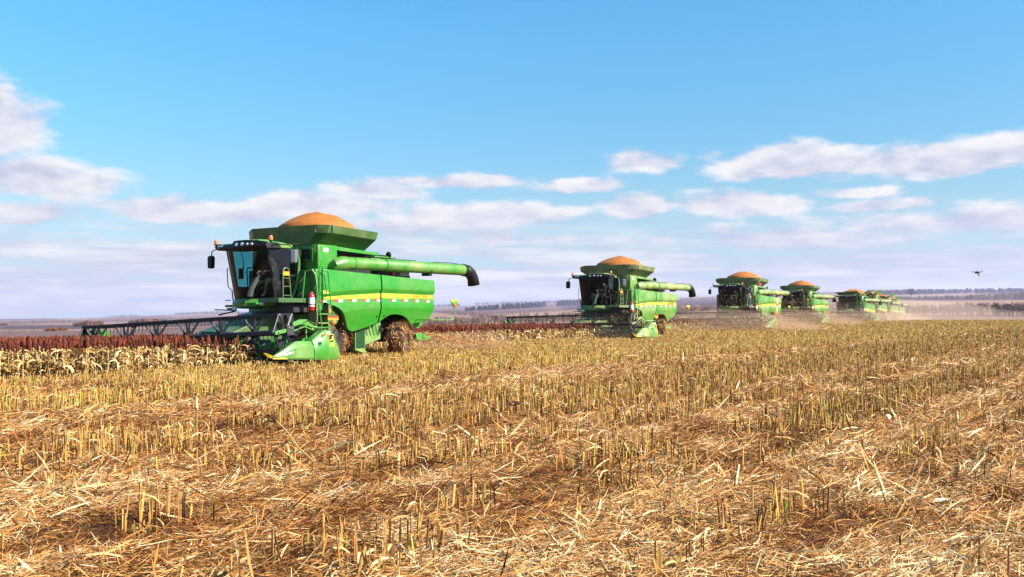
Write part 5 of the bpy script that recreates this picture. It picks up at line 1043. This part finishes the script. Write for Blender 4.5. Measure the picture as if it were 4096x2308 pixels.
wood('shelter_belt', [(3560, 1202, 18), (3850, 1200, 20), (4180, 1196, 34)], 22, .05, 240, 'wood', 'bare tree belt between two tan fields far right', .1)
wood('far_wood', [(3480, 1182, 20), (3640, 1180, 22), (3800, 1175, 18), (4200, 1171, 18)], 18, .08, 420, 'conifer', 'dark blue wood below the skyline at the right', .05, 40, 1.6)
wood('pine_belt', [(1862, 1246, 16), (2000, 1240, 24), (2150, 1232, 24), (2310, 1222, 24), (2420, 1218, 22)], 24, .03, 260, 'conifer', 'dark green pine belt across the middle hillside', .08, 44, 1.5, gap=.12)
wood('shelter_belt', [(1560, 1318, 34), (1740, 1314, 40), (1950, 1309, 44), (2330, 1302, 48), (2900, 1290, 46), (3260, 1282, 40)], 44, .05, 520, 'wood', 'grey row of bare trees right behind the red crop', .25)
wood('shelter_belt', [(1740, 1252, 16), (1880, 1268, 24), (2000, 1280, 22)], 22, .04, 160, 'wood', 'bare bushes on a hollow between two tan fields', .05, 40, 2.0)
wood('far_wood', [(1730, 1218, 8), (1840, 1214, 8)], 8, .03, 70, 'conifer', 'thin dark wood on the skyline behind the nearest harvester', .05, 36, 2)
wood('far_wood', [(1900, 1226, 14), (2330, 1214, 14), (2440, 1206, 14)], 14, .12, 380, 'wood', 'pale bare woodland above the pine belt', .1)
wood('far_wood', [(2100, 1212, 7), (2330, 1204, 8)], 8, .05, 160, 'larch', 'rusty larch strip on the middle skyline', .1, 36, 1.6)
wood('far_wood', [(2720, 1204, 12), (2900, 1200, 12), (3090, 1196, 12)], 12, .06, 240, 'wood', 'bare wood strip beside the third harvester cab', .1)
wood('shelter_belt', [(2700, 1262, 40), (3100, 1256, 36), (3500, 1250, 30)], 36, .05, 300, 'wood', 'hazy bare trees behind the third and fourth harvesters', .2)
for pts, lab in (([(180, 1325, 11), (225, 1325, 15), (270, 1323, 12)], 'small orange larch grove at far left in the valley'), ([(295, 1308, 16), (350, 1307, 21), (412, 1303, 18)], 'orange larch grove in the valley left of the reel'), ([(515, 1298, 14), (580, 1297, 21), (648, 1291, 14)], 'long orange larch grove above the reel'), ([(692, 1288, 8), (770, 1284, 11)], 'narrow orange larch grove nearest the cab'), ([(0, 1302, 8), (30, 1302, 9)], 'orange larch grove at the left frame edge')):
    wood('larch_grove', pts, 15, .02, 120, 'larch', lab, .12, 50, 1.5)
wood('conifer_grove', [(640, 1289, 10), (668, 1287, 10)], 10, .01, 26, 'conifer', 'little dark conifer grove beside the long larch grove', .05, 40, 1.8)
wood('far_wood', [(-60, 1300, 14), (200, 1296, 15), (400, 1290, 13), (700, 1276, 10)], 14, .10, 420, 'wood', 'grey bare woodland under the left skyline', .1)
wood('far_wood', [(430, 1268, 5), (640, 1262, 6), (960, 1250, 7)], 6, .12, 260, 'conifer', 'blue forest strips on the left skyline', .05, 34, 2.5, gap=.35)
wood('scattered_trees', [(30, 1335, 18), (90, 1333, 18), (200, 1322, 10)], 14, .02, 30, 'wood', 'few bare trees in the left valley', .15)
# one big tree and the lattice mast on the right skyline
x, y, z, r_ = far_point(3645, 1190); tr = empty('tree', (x, y, z)); tag(tr, 'single big round bare tree rising above the wood at the right', 'tree'); h = 36 * y / FPX; q = MB(); q.tube([(0, 0, -1), (0, 0, h * .35), (h * .03, 0, h * .7)], [h * .03, h * .025, h * .01], M['plastic'], 6)
for k in range(14): a = random.uniform(0, 6.28); q.tube([(0, 0, h * random.uniform(.2, .5)), (math.cos(a) * h * .2, math.sin(a) * h * .2, h * random.uniform(.5, .75)), (math.cos(a) * h * .3, math.sin(a) * h * .3, h * random.uniform(.6, .98))], [h * .014, h * .008, h * .003], M['plastic'], 5)
q.build('trunk', tr); n = 900; c = RNG.normal(0, 1, (n, 3)); c /= np.linalg.norm(c, axis=1)[:, None]; c *= RNG.uniform(.2, 1, (n, 1)) ** .4 * np.array([h * .36, h * .36, h * .34]); c[:, 2] += h * .64; s = h * .03; d1 = RNG.normal(0, s, (n, 3)); d2 = RNG.normal(0, s * .4, (n, 3))
fast('crown', np.stack([c - d1 - d2, c + d1 - d2, c + d1 + d2, c - d1 + d2], 1).reshape(-1, 3), np.arange(n * 4).reshape(-1, 4), ['wood'], RNG.uniform(0, .5, n), parent=tr)
x, y, z, r_ = far_point(3998, 1162); h = 22 * y / FPX; ms = MB(); w0 = h * .035
for a in range(3): ms.tube([(w0 * math.cos(a * 2.094), w0 * math.sin(a * 2.094), 0), (w0 * .35 * math.cos(a * 2.094), w0 * .35 * math.sin(a * 2.094), h)], h * .006, 'grey', 5)
for k in range(12):
    for a in range(3): t0, t1 = k / 12, (k + 1) / 12; r0_, r1_ = w0 * (1 - .65 * t0), w0 * (1 - .65 * t1); ms.tube([(r0_ * math.cos(a * 2.094), r0_ * math.sin(a * 2.094), t0 * h), (r1_ * math.cos(a * 2.094 + 2.094), r1_ * math.sin(a * 2.094 + 2.094), t1 * h)], h * .004, 'grey', 4)
for zz in (.86, .95): ms.lathe((0, 0, zz * h), 2, [(0, w0 * .9), (h * .05, w0 * .9)], 'grey', 8)
o = ms.build('radio_mast', None); o.location = (x, y, z - .5); tag(o, 'thin lattice radio mast on the right skyline', 'mast')

# ------------------------------------------------------------------ flying chaff, dust and haze
def chaff(base, n, f0, f1, l0, l1, z1, size, jitter=1.6):
    u = RNG.uniform; f = u(f0, f1, n); l = u(l0, l1, n); z = np.minimum(RNG.exponential(z1, n), z1 * 4.5) + .1
    x = base[0] - SA * f + CA * l; y = base[1] - CA * f - SA * l; z = z + base[2]
    return blades(np.stack([x, y, z], 1), u(0, 6.28, n), size * u(.4, 1.5, n), size * u(.14, .35, n), u(-1.2, 1.2, n), u(-1.2, 1.2, n), 2, np.clip(u(.35, 1.05, n), 0, 1))
ch = []
for i, p in enumerate(POS[1:], 1):
    p = (p[0], p[1], machines[i].location.z); n = (2500, 26000, 18000, 12000, 5000, 4000, 3000)[i - 1]
    ch.append((*chaff(p, n, 1.5, 8.0, -5, 7, .60, .06 + .006 * i), 0)); ch.append((*chaff(p, n // 3, -7, 2, 1.5, 8, .5, .05 + .006 * i), 0)); ch.append((*chaff(p, n // 10, -9, 6, -4, 9, 2.6, .05 + .006 * i), 0))
V, Q, T, mi = join(ch); tag(fast('flying_chaff', V, Q, ['straw'], T, mi), 'chaff and straw bits flying around the farther harvesters', 'chaff', kind='stuff')
n = 5200; t = RNG.uniform(0, 1, n) ** .8; bx = np.array(lpos(POS[0], -5.9, .1)); dirv = np.array([.93, .42]); side = np.array([-.42, .93]); sw = (RNG.normal(0, .25, n) + RNG.uniform(-1, 1, n) * .9) * (1 + t)
P = np.stack([bx[0] + dirv[0] * 4.2 * t + side[0] * sw, bx[1] + dirv[1] * 4.2 * t + side[1] * sw, .66 - .50 * t ** 1.4 + RNG.normal(0, .06, n) * (1 + 2.2 * t)], 1); P[:, 2] = np.maximum(P[:, 2], .12); u = RNG.uniform
V, Q, T = blades(P, RNG.normal(.42, .35, n), u(.04, .13, n), u(.008, .02, n), RNG.normal(-.1, .3, n), RNG.normal(-.2, .3, n), 2, np.clip(RNG.normal(.5, .18, n), 0, 1)); tag(fast('flying_chaff', V, Q, ['straw'], T), 'stream of chopped straw thrown out behind the nearest harvester', 'chaff', kind='stuff')
def volmat(name, col, dens, aniso=.2):
    m = bpy.data.materials.new(name); m.use_nodes = True; t = NT(m.node_tree); t.n.clear(); v = t.new('ShaderNodeVolumePrincipled'); v.inputs['Color'].default_value = (*col, 1); v.inputs['Density'].default_value = dens; v.inputs['Anisotropy'].default_value = aniso
    o = t.new('ShaderNodeOutputMaterial'); t.l.new(v.outputs[0], o.inputs['Volume']); return m
M['dust'] = volmat('dust', (.88, .65, .53), .055)
def dust(f, l, base, size, label):
    p = lpos(base, f, l); q = MB(); n, k = 28, 14; rings = []
    for i in range(k + 1):
        a = -PI / 2 + PI * i / k; cr = max(math.cos(a), .01); ring = []
        for j in range(n): b = 2 * PI * j / n; w_ = 1 + .14 * math.sin(3 * b + i * .5) + .10 * math.sin(5 * b + 2.1 * i) ; ring.append((size[0] * cr * math.cos(b) * w_, size[1] * cr * math.sin(b) * w_, size[2] * math.sin(a) * (1 + .18 * math.sin(2 * b + 1.3) * cr)))
        rings.append(ring)
    q.loft(rings, 'dust'); o = q.build('dust_cloud', None, smooth=80); o.location = (p[0], p[1], base[2] + .2); o.rotation_euler = (0, 0, RZ); return tag(o, label, 'dust', kind='stuff')
for i in range(1, 8):
    b = (POS[i][0], POS[i][1], machines[i].location.z); s_ = (.45, 1.0, 1.0, 1.1, 1.1, 1.1, 1.15)[i - 1]
    dust(3.0, 0.5, b, (5.5 * s_, 7.5 * s_, 1.5 * s_), f'low brown dust round the header of harvester {("two","three","four","five","six","seven","eight")[i-1]}')
dust(-8.6, 1.0, POS[0], (3.0, 1.8, .6), 'thin dust behind the straw stream of the nearest harvester')
M['dust_soft'] = volmat('dust_veil', (.88, .66, .55), .0062); keep_ = M['dust']; M['dust'] = M['dust_soft']
dust(-4, -2, ((POS[3][0] + POS[7][0]) / 2 + 8, (POS[3][1] + POS[7][1]) / 2 + 6, machines[5].location.z), (54, 22, 3.4), 'thin tan dust veil drifting along the far harvesters'); M['dust'] = keep_
q = MB(); q.box((-9000, -700, -70), (9000, 6200, 125), volmat('haze_air', (.72, .72, 1.0), 9.5e-5, .25)); o = q.build('haze', None, smooth=0); tag(o, kind='stuff', label='pale blue distance haze', cat='haze')
